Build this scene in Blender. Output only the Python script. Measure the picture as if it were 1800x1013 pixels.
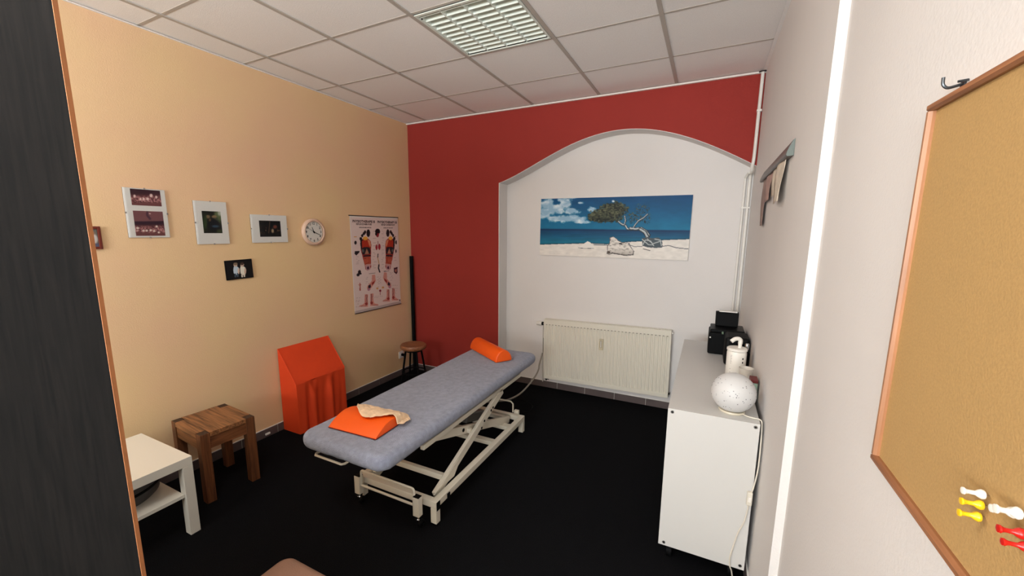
import bpy, math, random
import numpy as np
from mathutils import Vector, Matrix

for o in list(bpy.data.objects): bpy.data.objects.remove(o)
S = bpy.context.scene
COL = S.collection
random.seed(4)
PI = math.pi

# ------------------------------------------------------------------ camera
cam = bpy.data.cameras.new('camera')
cam.sensor_fit = 'HORIZONTAL'; cam.sensor_width = 36.0
F_PX = 718.37
cam.lens = F_PX / 1800 * 36.0
cam.shift_x = (900 - 874.755) / 1800
cam.shift_y = (526.086 - 506.5) / 1800
cam.clip_start = 0.02
cam_o = bpy.data.objects.new('camera', cam); COL.objects.link(cam_o)
yaw, pitch, roll = -0.47236, -0.16197, 0.002962
fw = Vector((math.sin(yaw)*math.cos(pitch), math.cos(yaw)*math.cos(pitch), math.sin(pitch)))
rt = Vector((math.cos(yaw), -math.sin(yaw), 0)); up = rt.cross(fw)
R2 = rt*math.cos(roll) + up*math.sin(roll); U2 = -rt*math.sin(roll) + up*math.cos(roll)
m = Matrix((( R2.x, U2.x, -fw.x, 3.098), (R2.y, U2.y, -fw.y, -3.830), (R2.z, U2.z, -fw.z, 1.655), (0, 0, 0, 1)))
cam_o.matrix_world = m
S.camera = cam_o

# ------------------------------------------------------------------ light, exposure
S.view_settings.view_transform = 'Standard'; S.view_settings.look = 'None'
S.view_settings.gamma = 1.0; S.view_settings.use_curve_mapping = False
S.view_settings.exposure = 0.0
w = bpy.data.worlds.new('world'); S.world = w; w.use_nodes = True
w.node_tree.nodes['Background'].inputs[0].default_value = (0.75, 0.85, 1.0, 1)
w.node_tree.nodes['Background'].inputs[1].default_value = 0.5

def area(name, loc, target, sx, sy, power, color):
    l = bpy.data.lights.new(name, 'AREA'); l.shape = 'RECTANGLE'; l.size = sx; l.size_y = sy
    l.energy = power; l.color = color
    o = bpy.data.objects.new(name, l); COL.objects.link(o); o.location = loc
    o.rotation_euler = (Vector(target) - Vector(loc)).to_track_quat('-Z', 'Y').to_euler()
    return o
# daylight entering by the window of the near wall, behind the camera
area('window_daylight', (2.0, -7.04, 1.75), (1.6, 0.0, 9.6), 2.3, 1.3, 325, (0.92, 0.97, 1.0))
# added overhead fill, part of no fitting; the ceiling lamps stay off
area('overhead_fill', (1.83, -3.70, 2.80), (1.83, -3.70, 0), 0.5, 0.5, 25, (1.0, 0.97, 0.93))

# ------------------------------------------------------------------ helpers
def srgb(r, g, b):
    f = lambda c: (c/255)/12.92 if c/255 <= 0.04045 else (((c/255)+0.055)/1.055)**2.4
    return (f(r), f(g), f(b), 1.0)

MATS = {}
def mat(name, col, rough=0.6, metal=0.0, bump=0.0, bscale=60.0, var=0.0, vscale=8.0, spec=0.5, emit=None, sheen=0.0, kind='noise', stretch=None):
    """principled material; bump from noise, colour varied a little by a second noise"""
    if name in MATS: return MATS[name]
    M_ = bpy.data.materials.new(name); M_.use_nodes = True
    nt = M_.node_tree; N = nt.nodes; L = nt.links
    b = N['Principled BSDF']
    b.inputs['Base Color'].default_value = col; b.inputs['Roughness'].default_value = rough
    b.inputs['Metallic'].default_value = metal; b.inputs['Specular IOR Level'].default_value = spec
    if sheen: b.inputs['Sheen Weight'].default_value = sheen
    tc = N.new('ShaderNodeTexCoord'); mp = N.new('ShaderNodeMapping'); L.new(tc.outputs['Object'], mp.inputs[0])
    if stretch: mp.inputs['Scale'].default_value = stretch
    if bump:
        n = N.new('ShaderNodeTexNoise'); n.inputs['Scale'].default_value = bscale; n.inputs['Detail'].default_value = 4
        L.new(mp.outputs[0], n.inputs['Vector'])
        bp = N.new('ShaderNodeBump'); bp.inputs['Strength'].default_value = bump; bp.inputs['Distance'].default_value = 0.01
        L.new(n.outputs['Fac'], bp.inputs['Height']); L.new(bp.outputs[0], b.inputs['Normal'])
    if var:
        n2 = N.new('ShaderNodeTexNoise'); n2.inputs['Scale'].default_value = vscale; n2.inputs['Detail'].default_value = 5
        L.new(mp.outputs[0], n2.inputs['Vector'])
        r = N.new('ShaderNodeValToRGB')
        r.color_ramp.elements[0].position = 0.3; r.color_ramp.elements[1].position = 0.7
        r.color_ramp.elements[0].color = tuple(c*(1-var) for c in col[:3]) + (1,)
        r.color_ramp.elements[1].color = tuple(min(1, c*(1+var)) for c in col[:3]) + (1,)
        L.new(n2.outputs['Fac'], r.inputs[0]); L.new(r.outputs[0], b.inputs['Base Color'])
    if emit:
        b.inputs['Emission Color'].default_value = emit[0]; b.inputs['Emission Strength'].default_value = emit[1]
    MATS[name] = M_
    return M_

def wood(name, c0, c1, scale=1.0, axis='X', rough=0.45, bump=0.15):
    if name in MATS: return MATS[name]
    M_ = bpy.data.materials.new(name); M_.use_nodes = True
    nt = M_.node_tree; N = nt.nodes; L = nt.links; b = N['Principled BSDF']
    tc = N.new('ShaderNodeTexCoord'); mp = N.new('ShaderNodeMapping'); L.new(tc.outputs['Object'], mp.inputs[0])
    s = {'X': (1.5, 22, 22), 'Y': (22, 1.5, 22), 'Z': (22, 22, 1.5)}[axis]
    mp.inputs['Scale'].default_value = tuple(k*scale for k in s)
    n = N.new('ShaderNodeTexNoise'); n.inputs['Scale'].default_value = 3.0; n.inputs['Detail'].default_value = 8; n.inputs['Distortion'].default_value = 0.6
    L.new(mp.outputs[0], n.inputs['Vector'])
    r = N.new('ShaderNodeValToRGB'); r.color_ramp.elements[0].position = 0.32; r.color_ramp.elements[1].position = 0.68
    r.color_ramp.elements[0].color = c0; r.color_ramp.elements[1].color = c1
    L.new(n.outputs['Fac'], r.inputs[0]); L.new(r.outputs[0], b.inputs['Base Color'])
    b.inputs['Roughness'].default_value = rough
    bp = N.new('ShaderNodeBump'); bp.inputs['Strength'].default_value = bump; bp.inputs['Distance'].default_value = 0.004
    L.new(n.outputs['Fac'], bp.inputs['Height']); L.new(bp.outputs[0], b.inputs['Normal'])
    MATS[name] = M_
    return M_

def glass_mat():
    if 'clear_glass' in MATS: return MATS['clear_glass']
    M_ = bpy.data.materials.new('clear_glass'); M_.use_nodes = True
    nt = M_.node_tree; N = nt.nodes; L = nt.links; N.clear()
    o = N.new('ShaderNodeOutputMaterial'); t = N.new('ShaderNodeBsdfTransparent'); g = N.new('ShaderNodeBsdfGlossy')
    g.inputs['Roughness'].default_value = 0.05
    f = N.new('ShaderNodeFresnel'); f.inputs[0].default_value = 1.14
    mx = N.new('ShaderNodeMixShader'); L.new(f.outputs[0], mx.inputs[0]); L.new(t.outputs[0], mx.inputs[1]); L.new(g.outputs[0], mx.inputs[2])
    L.new(mx.outputs[0], o.inputs[0]); MATS['clear_glass'] = M_
    return M_

def print_mat():
    if 'printed_paper' in MATS: return MATS['printed_paper']
    M_ = bpy.data.materials.new('printed_paper'); M_.use_nodes = True
    N = M_.node_tree.nodes; L = M_.node_tree.links; b = N['Principled BSDF']; b.inputs['Roughness'].default_value = 0.5; b.inputs['Specular IOR Level'].default_value = .2
    a = N.new('ShaderNodeAttribute'); a.attribute_name = 'ink'; L.new(a.outputs['Color'], b.inputs['Base Color'])
    MATS['printed_paper'] = M_
    return M_

class MB:
    """collects shapes into one mesh"""
    def __init__(s): s.v = []; s.f = []; s.sm = []
    def add(s, vs, fs, smooth=False):
        k = len(s.v); s.v += [tuple(v) for v in vs]; s.f += [tuple(i+k for i in f) for f in fs]; s.sm += [smooth]*len(fs)
        return s
    def box(s, x0, x1, y0, y1, z0, z1, rz=0, piv=None, M=None):
        vs = [Vector(p) for p in ((x0,y0,z0),(x1,y0,z0),(x1,y1,z0),(x0,y1,z0),(x0,y0,z1),(x1,y0,z1),(x1,y1,z1),(x0,y1,z1))]
        if rz:
            c = Vector(piv) if piv else Vector(((x0+x1)/2, (y0+y1)/2, 0)); Rm = Matrix.Rotation(rz, 3, 'Z')
            vs = [Rm @ (v-c) + c for v in vs]
        if M: vs = [M @ v for v in vs]
        return s.add(vs, [(0,3,2,1),(4,5,6,7),(0,1,5,4),(1,2,6,5),(2,3,7,6),(3,0,4,7)])
    def bar(s, a, b, wd, ht, upv=(0,0,1)):
        """rectangular bar from a to b; wd sideways, ht along up"""
        a = Vector(a); b = Vector(b); d = (b-a).normalized(); sd = d.cross(Vector(upv)).normalized(); u = sd.cross(d)
        vs = []
        for p in (a, b):
            for i, j in ((-1,-1),(1,-1),(1,1),(-1,1)): vs.append(p + sd*(i*wd/2) + u*(j*ht/2))
        return s.add(vs, [(0,1,2,3),(7,6,5,4),(0,4,5,1),(1,5,6,2),(2,6,7,3),(3,7,4,0)])
    def cyl(s, a, b, r0, r1=None, n=16, caps=True):
        r1 = r0 if r1 is None else r1
        a = Vector(a); b = Vector(b); d = (b-a).normalized()
        t = Vector((0,0,1)) if abs(d.z) < .9 else Vector((1,0,0)); p = d.cross(t).normalized(); q = d.cross(p)
        vs = [a + (p*math.cos(2*PI*i/n) + q*math.sin(2*PI*i/n))*r0 for i in range(n)] + [b + (p*math.cos(2*PI*i/n) + q*math.sin(2*PI*i/n))*r1 for i in range(n)]
        s.add(vs, [(i, (i+1) % n, n+(i+1) % n, n+i) for i in range(n)], True)
        if caps: s.add(vs, [tuple(range(n))[::-1], tuple(range(n, 2*n))])
        return s
    def tube(s, pts, r, n=10, closed=False):
        pts = [Vector(p) for p in pts]; N_ = len(pts); prev = None; rings = []
        for i, p in enumerate(pts):
            a = pts[(i-1) % N_] if (i or closed) else p; b = pts[(i+1) % N_] if (i < N_-1 or closed) else p
            d = (b-a).normalized()
            if prev is None: prev = d.cross(Vector((0,0,1)) if abs(d.z) < .9 else Vector((1,0,0))).normalized()
            prev = (prev - d*prev.dot(d)).normalized(); q = d.cross(prev)
            rings.append([p + (prev*math.cos(2*PI*k/n) + q*math.sin(2*PI*k/n))*r for k in range(n)])
        vs = [v for rr in rings for v in rr]; fs = []
        for i in range(N_ if closed else N_-1):
            j = (i+1) % N_
            for k in range(n): fs.append((i*n+k, i*n+(k+1) % n, j*n+(k+1) % n, j*n+k))
        s.add(vs, fs, True)
        if not closed: s.add(vs, [tuple(range(n))[::-1], tuple((N_-1)*n+k for k in range(n))])
        return s
    def lathe(s, prof, c=(0,0,0), n=32, axis='Z'):
        vs = []; fs = []
        for r, z in prof:
            for k in range(n):
                a = 2*PI*k/n; x, y = r*math.cos(a), r*math.sin(a)
                p = (x, y, z) if axis == 'Z' else ((x, -z, y) if axis == 'Y' else (z, x, y))
                vs.append(Vector(p)+Vector(c))
        for i in range(len(prof)-1):
            for k in range(n): fs.append((i*n+k, i*n+(k+1) % n, (i+1)*n+(k+1) % n, (i+1)*n+k))
        return s.add(vs, fs, True)
    def prism(s, pts, a, b, axis='Y'):
        """polygon pts extruded along an axis from a to b; pts are (x,z) for Y, (y,z) for X, (x,y) for Z"""
        n = len(pts); g = {'Y': lambda p, t: (p[0], t, p[1]), 'X': lambda p, t: (t, p[0], p[1]), 'Z': lambda p, t: (p[0], p[1], t)}[axis]
        vs = [g(p, a) for p in pts] + [g(p, b) for p in pts]
        return s.add(vs, [tuple(range(n)), tuple(range(n, 2*n))[::-1]] + [(i, n+i, n+(i+1) % n, (i+1) % n) for i in range(n)])
    def build(s, name, material, parent=None, bevel=0, seg=2, loc=None):
        me = bpy.data.meshes.new(name); me.from_pydata(s.v, [], s.f); me.update()
        import bmesh
        bm = bmesh.new(); bm.from_mesh(me); bmesh.ops.remove_doubles(bm, verts=bm.verts, dist=1e-6); bmesh.ops.recalc_face_normals(bm, faces=bm.faces)
        bm.to_mesh(me); bm.free()
        if any(s.sm):
            me.polygons.foreach_set('use_smooth', [True]*len(me.polygons))
            me.set_sharp_from_angle(angle=math.radians(40))
        me.materials.append(material)
        o = bpy.data.objects.new(name, me); COL.objects.link(o)
        if parent: o.parent = parent
        if loc: o.location = loc
        if bevel:
            bv = o.modifiers.new('bevel', 'BEVEL'); bv.width = bevel; bv.segments = seg; bv.limit_method = 'ANGLE'; bv.angle_limit = math.radians(35)
            if hasattr(bv, 'harden_normals'): bv.harden_normals = False
        return o

def thing(name, label, cat, loc=(0,0,0), rz=0, group=None):
    o = bpy.data.objects.new(name, None); COL.objects.link(o); o.location = loc; o.rotation_euler = (0, 0, rz)
    o.empty_display_size = 0.05
    o['label'] = label; o['category'] = cat
    if group: o['group'] = group
    return o
def tag(o, label, cat, group=None):
    o['label'] = label; o['category'] = cat
    if group: o['group'] = group
    return o
def struct(o, label=None, cat=None):
    o['kind'] = 'structure'
    if label: o['label'] = label
    if cat: o['category'] = cat
    return o
def inst(src, parent, loc, rot=None, scale=None, label=None):
    c = src.copy(); COL.objects.link(c); c.parent = parent; c.location = loc
    if rot: c.rotation_euler = rot
    if scale: c.scale = scale
    return c

def slab_rings(wd, ln, h, R, r, nc=8, nr=6, top_rings=8, pillow=0.0, noise=None, tuck=0):
    """rounded slab, plan wd x ln with corner radius R, edge radius r; base at z=0; returns MB"""
    def outline(inset):
        a, b = wd/2-inset, ln/2-inset; rr = max(R-inset, 0.004); rr = min(rr, a-1e-4, b-1e-4); pts = []
        for cx, cy, t0 in ((a-rr, b-rr, 0), (-a+rr, b-rr, PI/2), (-a+rr, -b+rr, PI), (a-rr, -b+rr, 1.5*PI)):
            for k in range(nc+1):
                t = t0+PI/2*k/nc; pts.append((cx+rr*math.cos(t), cy+rr*math.sin(t)))
        # densify straight sides
        out = []; n = len(pts)
        for i in range(n):
            out.append(pts[i]); j = (i+1) % n
            if i % (nc+1) == nc:
                for k in range(1, 24): out.append((pts[i][0]+(pts[j][0]-pts[i][0])*k/24, pts[i][1]+(pts[j][1]-pts[i][1])*k/24))
        return out
    rings = []
    lay = []
    rb = h*.5 if tuck else min(r*0.7, h*0.45)
    for k in range(nr+1):
        t = PI/2*k/nr; lay.append(((tuck or rb)*(1-math.sin(t)), rb*(1-math.cos(t))))
    rt_ = min(r, h-rb)
    for k in range(nr+1):
        t = PI/2*k/nr; lay.append((r*(1-math.cos(t)), h-rt_+rt_*math.sin(t)))
    m_ = min(wd, ln)/2-0.01
    for k in range(1, top_rings+1):
        i_ = r+(m_-r)*k/top_rings; lay.append((i_, h+pillow*(k/top_rings)))
    vs = []
    for ins, z in lay:
        for x, y in outline(ins):
            p = Vector((x, y, z))
            if noise: p = p + Vector(noise(x, y, z))
            vs.append(p)
    n = len(outline(0)); fs = []
    for i in range(len(lay)-1):
        for k in range(n): fs.append((i*n+k, i*n+(k+1) % n, (i+1)*n+(k+1) % n, (i+1)*n+k))
    fs.append(tuple(range(n))[::-1]); fs.append(tuple(range((len(lay)-1)*n, len(lay)*n)))
    return MB().add(vs, fs, True)

# ---- tiny painter for flat prints: works in the pixel-like space of each print
_rng = np.random.RandomState(3); _lat = _rng.rand(257, 257)
def vnoise(x, y):
    xi = np.floor(x).astype(int); yi = np.floor(y).astype(int); fx = x-xi; fy = y-yi
    fx = fx*fx*(3-2*fx); fy = fy*fy*(3-2*fy)
    g = lambda a, b: _lat[a % 256, b % 256]
    return (g(xi, yi)*(1-fx)+g(xi+1, yi)*fx)*(1-fy)+(g(xi, yi+1)*(1-fx)+g(xi+1, yi+1)*fx)*fy
def fbm(x, y, o=4):
    s = 0; a = .5; t = 0
    for k in range(o): s = s+a*vnoise(x*2**k+17*k, y*2**k+31*k); t += a; a *= .5
    return s/t
class Paint:
    def __init__(s, corners, n, m_):
        tl, tr, br, bl = [np.array(c, float) for c in corners]; s.n, s.m = n, m_
        u, v = np.meshgrid(np.linspace(0, 1, n), np.linspace(0, 1, m_)); s.u, s.v = u, v
        P = (tl*(1-u[..., None])+tr*u[..., None])*(1-v[..., None])+(bl*(1-u[..., None])+br*u[..., None])*v[..., None]
        s.X, s.Y = P[..., 0], P[..., 1]; s.c = np.zeros((m_, n, 3))+200
    def fill(s, mask, col, a=1.0):
        k = (mask*a)[..., None] if mask.dtype != bool else (mask.astype(float)*a)[..., None]
        s.c = s.c*(1-k)+np.array(col, float)*k
    def poly(s, pts, col, a=1.0, wob=0, ws=.05):
        X, Y = s.X, s.Y
        if wob: X = X+wob*(fbm(X*ws, Y*ws)-.5)*2; Y = Y+wob*(fbm(X*ws+50, Y*ws+9)-.5)*2
        ins = np.zeros(X.shape, bool); n = len(pts)
        for i in range(n):
            x1, y1 = pts[i]; x2, y2 = pts[(i+1) % n]
            c = ((y1 > Y) != (y2 > Y)) & (X < (x2-x1)*(Y-y1)/((y2-y1) if y2 != y1 else 1e-9)+x1); ins ^= c
        s.fill(ins, col, a); return ins
    def ell(s, cx, cy, rx, ry, col, a=1.0, soft=0.0, wob=0, ws=.05, rot=0):
        X, Y = s.X-cx, s.Y-cy
        if rot: cr, sr = math.cos(rot), math.sin(rot); X, Y = X*cr+Y*sr, -X*sr+Y*cr
        d = np.sqrt((X/rx)**2+(Y/ry)**2)
        if wob: d = d+wob*(fbm(s.X*ws, s.Y*ws)-.5)*2
        k = np.clip((1-d)/soft+.5, 0, 1) if soft else (d < 1).astype(float)
        s.fill(k, col, a); return k
    def line(s, pts, wd, col, a=1.0):
        D = np.full(s.X.shape, 1e9)
        for i in range(len(pts)-1):
            x1, y1 = pts[i][:2]; x2, y2 = pts[i+1][:2]; dx, dy = x2-x1, y2-y1; L2 = dx*dx+dy*dy+1e-9
            t = np.clip(((s.X-x1)*dx+(s.Y-y1)*dy)/L2, 0, 1)
            D = np.minimum(D, np.hypot(s.X-x1-t*dx, s.Y-y1-t*dy))
        s.fill(D < wd/2, col, a)
    def mesh(s, name, w_, h_, parent, yoff, gain=1.0, cx=0, cz=0):
        """upright print w_ x h_, facing local -Y, thin grid with ink colours"""
        n, m_ = s.n, s.m
        co = np.zeros((m_, n, 3)); co[..., 0] = (s.u-.5)*w_+cx; co[..., 1] = yoff; co[..., 2] = (.5-s.v)*h_+cz
        me = bpy.data.meshes.new(name)
        idx = np.arange(n*m_).reshape(m_, n)
        q = np.stack([idx[:-1, :-1], idx[1:, :-1], idx[1:, 1:], idx[:-1, 1:]], -1).reshape(-1, 4)
        me.vertices.add(n*m_); me.vertices.foreach_set('co', co.reshape(-1))
        me.loops.add(q.size); me.loops.foreach_set('vertex_index', q.reshape(-1))
        me.polygons.add(len(q)); me.polygons.foreach_set('loop_start', np.arange(0, q.size, 4))
        me.update()
        c = np.clip(s.c, 0, 255)/255; lin = np.where(c <= .04045, c/12.92, ((c+.055)/1.055)**2.4)*gain
        rgba = np.concatenate([np.clip(lin, 0, .92).reshape(-1, 3), np.ones((n*m_, 1))], 1)
        at = me.color_attributes.new('ink', 'FLOAT_COLOR', 'POINT'); at.data.foreach_set('color', rgba.reshape(-1).astype(np.float32))
        me.materials.append(print_mat())
        o = bpy.data.objects.new(name, me); COL.objects.link(o); o.parent = parent
        return o
def lettering(body, size, parent, x, y, z, material, align='CENTER', name='lettering', sx=1.0, bold=.012):
    cu = bpy.data.curves.new('t', 'FONT'); cu.body = body; cu.size = size; cu.align_x = align; cu.align_y = 'CENTER'; cu.resolution_u = 2; cu.offset = size*bold
    t = bpy.data.objects.new('t', cu); COL.objects.link(t); bpy.context.view_layer.update()
    me = bpy.data.meshes.new_from_object(t); bpy.data.objects.remove(t); bpy.data.curves.remove(cu)
    for v in me.vertices: v.co = Vector((v.co.x*sx, 0, v.co.y))
    me.materials.clear(); me.materials.append(material)
    o = bpy.data.objects.new(name, me); COL.objects.link(o); o.parent = parent; o.location = (x, y, z)
    return o

# ------------------------------------------------------------------ materials
m_peach = mat('peach_wall_paint', srgb(232, 198, 160), 0.85, bump=.12, bscale=150, var=.035, vscale=1.1)
for n_ in m_peach.node_tree.nodes:
    if n_.type == 'VALTORGB':   # soft random patches of peach and sand yellow
        n_.color_ramp.elements[0].color = srgb(230, 186, 150); n_.color_ramp.elements[1].color = srgb(230, 198, 146)
m_red = mat('red_wall_paint', srgb(152, 42, 32), 0.8, bump=.12, bscale=150, var=.03, vscale=2)
m_white = mat('white_wall_paint', srgb(226, 221, 217), 0.85, bump=.10, bscale=130, var=.02, vscale=2)
m_trimw = mat('white_gloss_paint', srgb(232, 228, 220), 0.35)
m_tile = mat('ceiling_tile', srgb(250, 247, 243), 0.95, bump=.2, bscale=220, var=.045, vscale=180)
m_bar = mat('ceiling_bar', srgb(188, 180, 170), 0.6)
m_carpet = mat('black_carpet', srgb(20, 20, 22), 1.0, bump=.8, bscale=420, var=.7, vscale=300, spec=.05)
m_skirt = mat('brown_floor_tile', srgb(92, 80, 78), 0.45, var=.15, vscale=6)
m_frame = mat('cream_enamel', srgb(226, 218, 200), 0.4)
m_black = mat('black_plastic', srgb(8, 8, 9), 0.6, spec=.1)
m_chrome = mat('chrome', (.6, .6, .6, 1), 0.2, 1.0)
m_paper = mat('white_paper', srgb(232, 228, 220), 0.7)
m_lack = mat('white_foil', srgb(232, 226, 212), 0.4)
m_cab = mat('white_laminate', srgb(208, 205, 200), 0.45)
m_dkwood = wood('dark_brown_oak', srgb(88, 54, 30), srgb(164, 110, 68), 1.0, 'X', .4)
m_dkwoodz = wood('dark_brown_oak_upright', srgb(74, 42, 24), srgb(126, 76, 44), 1.0, 'Z', .4)
m_endgrain = mat('dark_end_grain', srgb(52, 30, 20), .5, var=.3, vscale=60)
m_seatwood = wood('seat_wood', srgb(120, 72, 46), srgb(164, 108, 72), 1.0, 'X', .4)
m_orange = mat('orange_vinyl', srgb(246, 92, 12), 0.45, bump=.05, bscale=300)
m_orangecloth = mat('orange_cloth', srgb(222, 64, 8), 0.75, bump=.08, bscale=500, var=.04, vscale=5)
m_cloth = mat('blue_grey_terry', srgb(146, 151, 169), 1.0, bump=.8, bscale=230, var=.16, vscale=38, sheen=.3)
m_glass = glass_mat()
m_ink = mat('dark_ink', srgb(50, 28, 32), .6)

# ------------------------------------------------------------------ room
XR = 3.383; XN = 3.410; H = 2.85; YN = 0.18; YB = -7.2; WT = .12
fl = struct(MB().box(-.12, XN+.12, YB-.12, .42, -.08, 0).build('floor', m_carpet))
wl = struct(MB().box(-WT, 0, YB, .0, 0, H+.1).build('wall_left', m_peach))
wr = struct(MB().box(XR, XR+.16, -2.217, .40, 0, H+.1).build('wall_right', m_white))
MB().box(XN, XN+.133, YB, -2.217, 0, H+.1).build('near_section', m_white, wr)
# back wall: red plane with the arched niche cut out
arch = [(1.155, 2.152), (1.37, 2.232), (1.599, 2.332), (1.877, 2.455), (2.138, 2.522), (2.42, 2.541), (2.618, 2.514), (2.841, 2.446), (3.056, 2.351), (3.263, 2.239), (3.383, 2.168)]
ax_ = np.array([a[0] for a in arch]); az_ = np.array([a[1] for a in arch])
xs = np.linspace(1.155, 3.383, 57)
co_ = np.polyfit(ax_, az_, 6); zs = np.polyval(co_, xs)
wb = struct(MB().box(-WT, 1.155, 0, YN+.02, 0, H+.1).build('wall_back', m_red))
b = MB()
vs = []; fs = []
for x, z in zip(xs, zs): vs += [(x, 0, z), (x, 0, H+.1), (x, YN, z), (x, YN, H+.1)]
for i in range(len(xs)-1):
    k = 4*i; fs += [(k, k+4, k+5, k+1), (k+2, k+3, k+7, k+6), (k+1, k+5, k+7, k+3)]
b.add(vs, fs); b.build('arch_wall', m_red, wb)
# white plastered reveal of the niche: jamb and arch soffit
b = MB().box(1.155, 1.159, .002, YN, 0, float(zs[0]))
b.v = b.v[:]; vs = []; fs = []
for x, z in zip(xs, zs): vs += [(x, -.002, z), (x, YN, z), (x, -.002, z-.004), (x, YN, z-.004)]
for i in range(len(xs)-1):
    k = 4*i; fs += [(k, k+1, k+5, k+4), (k+2, k+6, k+7, k+3), (k, k+4, k+6, k+2), (k+1, k+3, k+7, k+5)]
b.add(vs, fs); b.box(1.151, 1.159, -.002, .003, .07, float(zs[0]))
b.build('niche_reveal', m_white, wb)
MB().box(1.0, XR, YN, YN+.12, 0, 2.70).build('niche_back', m_white, wb)
# near wall with the window the daylight comes from
wn = struct(MB().box(-.12, .8, YB, YB+.1, 0, H+.1).box(3.2, XN+.13, YB, YB+.1, 0, H+.1).box(.8, 3.2, YB, YB+.1, 0, 1.0).box(.8, 3.2, YB, YB+.1, 2.5, H+.1).build('wall_near', m_white))
win = struct(MB().box(.8, 3.2, YB+.02, YB+.07, 1.0, 1.06).box(.8, 3.2, YB+.02, YB+.07, 2.44, 2.5).box(.8, .86, YB+.02, YB+.07, 1.06, 2.44).box(3.14, 3.2, YB+.02, YB+.07, 1.06, 2.44).box(1.97, 2.03, YB+.02, YB+.07, 1.06, 2.44).build('window_1', m_trimw))
MB().box(.86, 1.97, YB+.04, YB+.046, 1.06, 2.44).build('pane', m_glass, win)
MB().box(2.03, 3.14, YB+.04, YB+.046, 1.06, 2.44).build('pane', m_glass, win)

# ceiling: deck above, hung tiles and grid bars
ce = struct(MB().box(-.12, XN+.13, YB, .42, H+.1, H+.16).build('ceiling', m_white))
gx = [0.0, .270, .895, 1.520, 2.145, 2.770, XR]; gy = [0.0, -.574, -1.199, -1.824, -2.449, -3.074, -3.699, -4.324, -4.949, -5.574, -6.199, -6.824, YB+.1]
LAMPS = [(3, 2), (3, 6)]
tile_src = {}
for i in range(6):
    for j in range(12):
        if (i, j) in LAMPS: continue
        x0, x1 = gx[i], gx[i+1]; y1, y0 = gy[j], gy[j+1]
        if i == 5 and y0 < -2.3: x1 = XN
        key = (round(x1-x0, 3), round(y1-y0, 3))
        if key not in tile_src:
            a, c = key[0]/2-.004, key[1]/2-.004
            tile_src[key] = MB().box(-a, a, -c, c, 0, .015).build('ceiling_tile', m_tile, ce, loc=((x0+x1)/2, (y0+y1)/2, H+.004))
        else:
            t = inst(tile_src[key], ce, ((x0+x1)/2, (y0+y1)/2, H+.004))
for x in gx[1:6]: MB().box(x-.012, x+.012, YB+.1, 0, H-.002, H+.003).box(x-.002, x+.002, YB+.1, 0, H+.003, H+.04).build('grid_bar', m_bar, ce)
for y in gy[1:12]:
    for i in range(6):
        MB().box(gx[i]+(.0125 if i else 0), gx[i+1]-(.0125 if i < 5 else 0), y-.009, y+.009, H+.0022, H+.0038).build('grid_bar', m_bar, ce)
struct(MB().box(0, XR, -.02, 0, H-.016, H-.003).build('trim_1', m_trimw))
struct(MB().box(0, .016, YB+.1, -.02, H-.006, H-.0025).build('trim_2', m_tile))
struct(MB().box(XR-.02, XR, -2.217, -.02, H-.006, H-.0025).box(XN-.02, XN, YB+.1, -2.217, H-.006, H-.0025).build('trim_3', m_tile))

# skirting of brown floor tiles
def skirting(name, n, L_, start, dirv, thick_dir, last=None):
    root = None; src = None
    for k in range(n):
        ln = L_ if (last is None or k < n-1) else last
        b = MB()
        x, y = start[0]+dirv[0]*L_*k, start[1]+dirv[1]*L_*k
        a0 = .0015; a1 = ln-.0015
        X = sorted([x+dirv[0]*a0, x+dirv[0]*a1+thick_dir[0]*.009]); Y = sorted([y+dirv[1]*a0, y+dirv[1]*a1+thick_dir[1]*.009])
        if dirv[0] == 0: X = sorted([x, x+thick_dir[0]*.009])
        else: Y = sorted([y, y+thick_dir[1]*.009])
        b.box(X[0], X[1], Y[0], Y[1], 0, .068)
        o = b.build('skirting_tile', m_skirt, root, bevel=.001, seg=1) if root else None
        if root is None:
            c = MB()
            e = (start[0]+dirv[0]*(L_*(n-1)+(last or L_)), start[1]+dirv[1]*(L_*(n-1)+(last or L_)))
            xx = sorted([start[0], e[0]]); yy = sorted([start[1], e[1]])
            if dirv[0] == 0: xx = sorted([start[0], start[0]+thick_dir[0]*.006])
            else: yy = sorted([start[1], start[1]+thick_dir[1]*.006])
            c.box(xx[0], xx[1], yy[0], yy[1], .0, .073)
            root = struct(c.build(name, m_trimw))
            b.build('skirting_tile', m_skirt, root, bevel=.001, seg=1)
skirting('baseboard_left', 23, .30, (0, -.015), (0, -1), (1, 0))
skirting('baseboard_back', 4, .30, (.02, 0), (1, 0), (0, -1), last=.24)
skirting('baseboard_niche', 8, .30, (1.17, YN), (1, 0), (0, -1), last=.10)
skirting('baseboard_right', 8, .30, (XR, .15), (0, -1), (-1, 0), last=.26)

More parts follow.
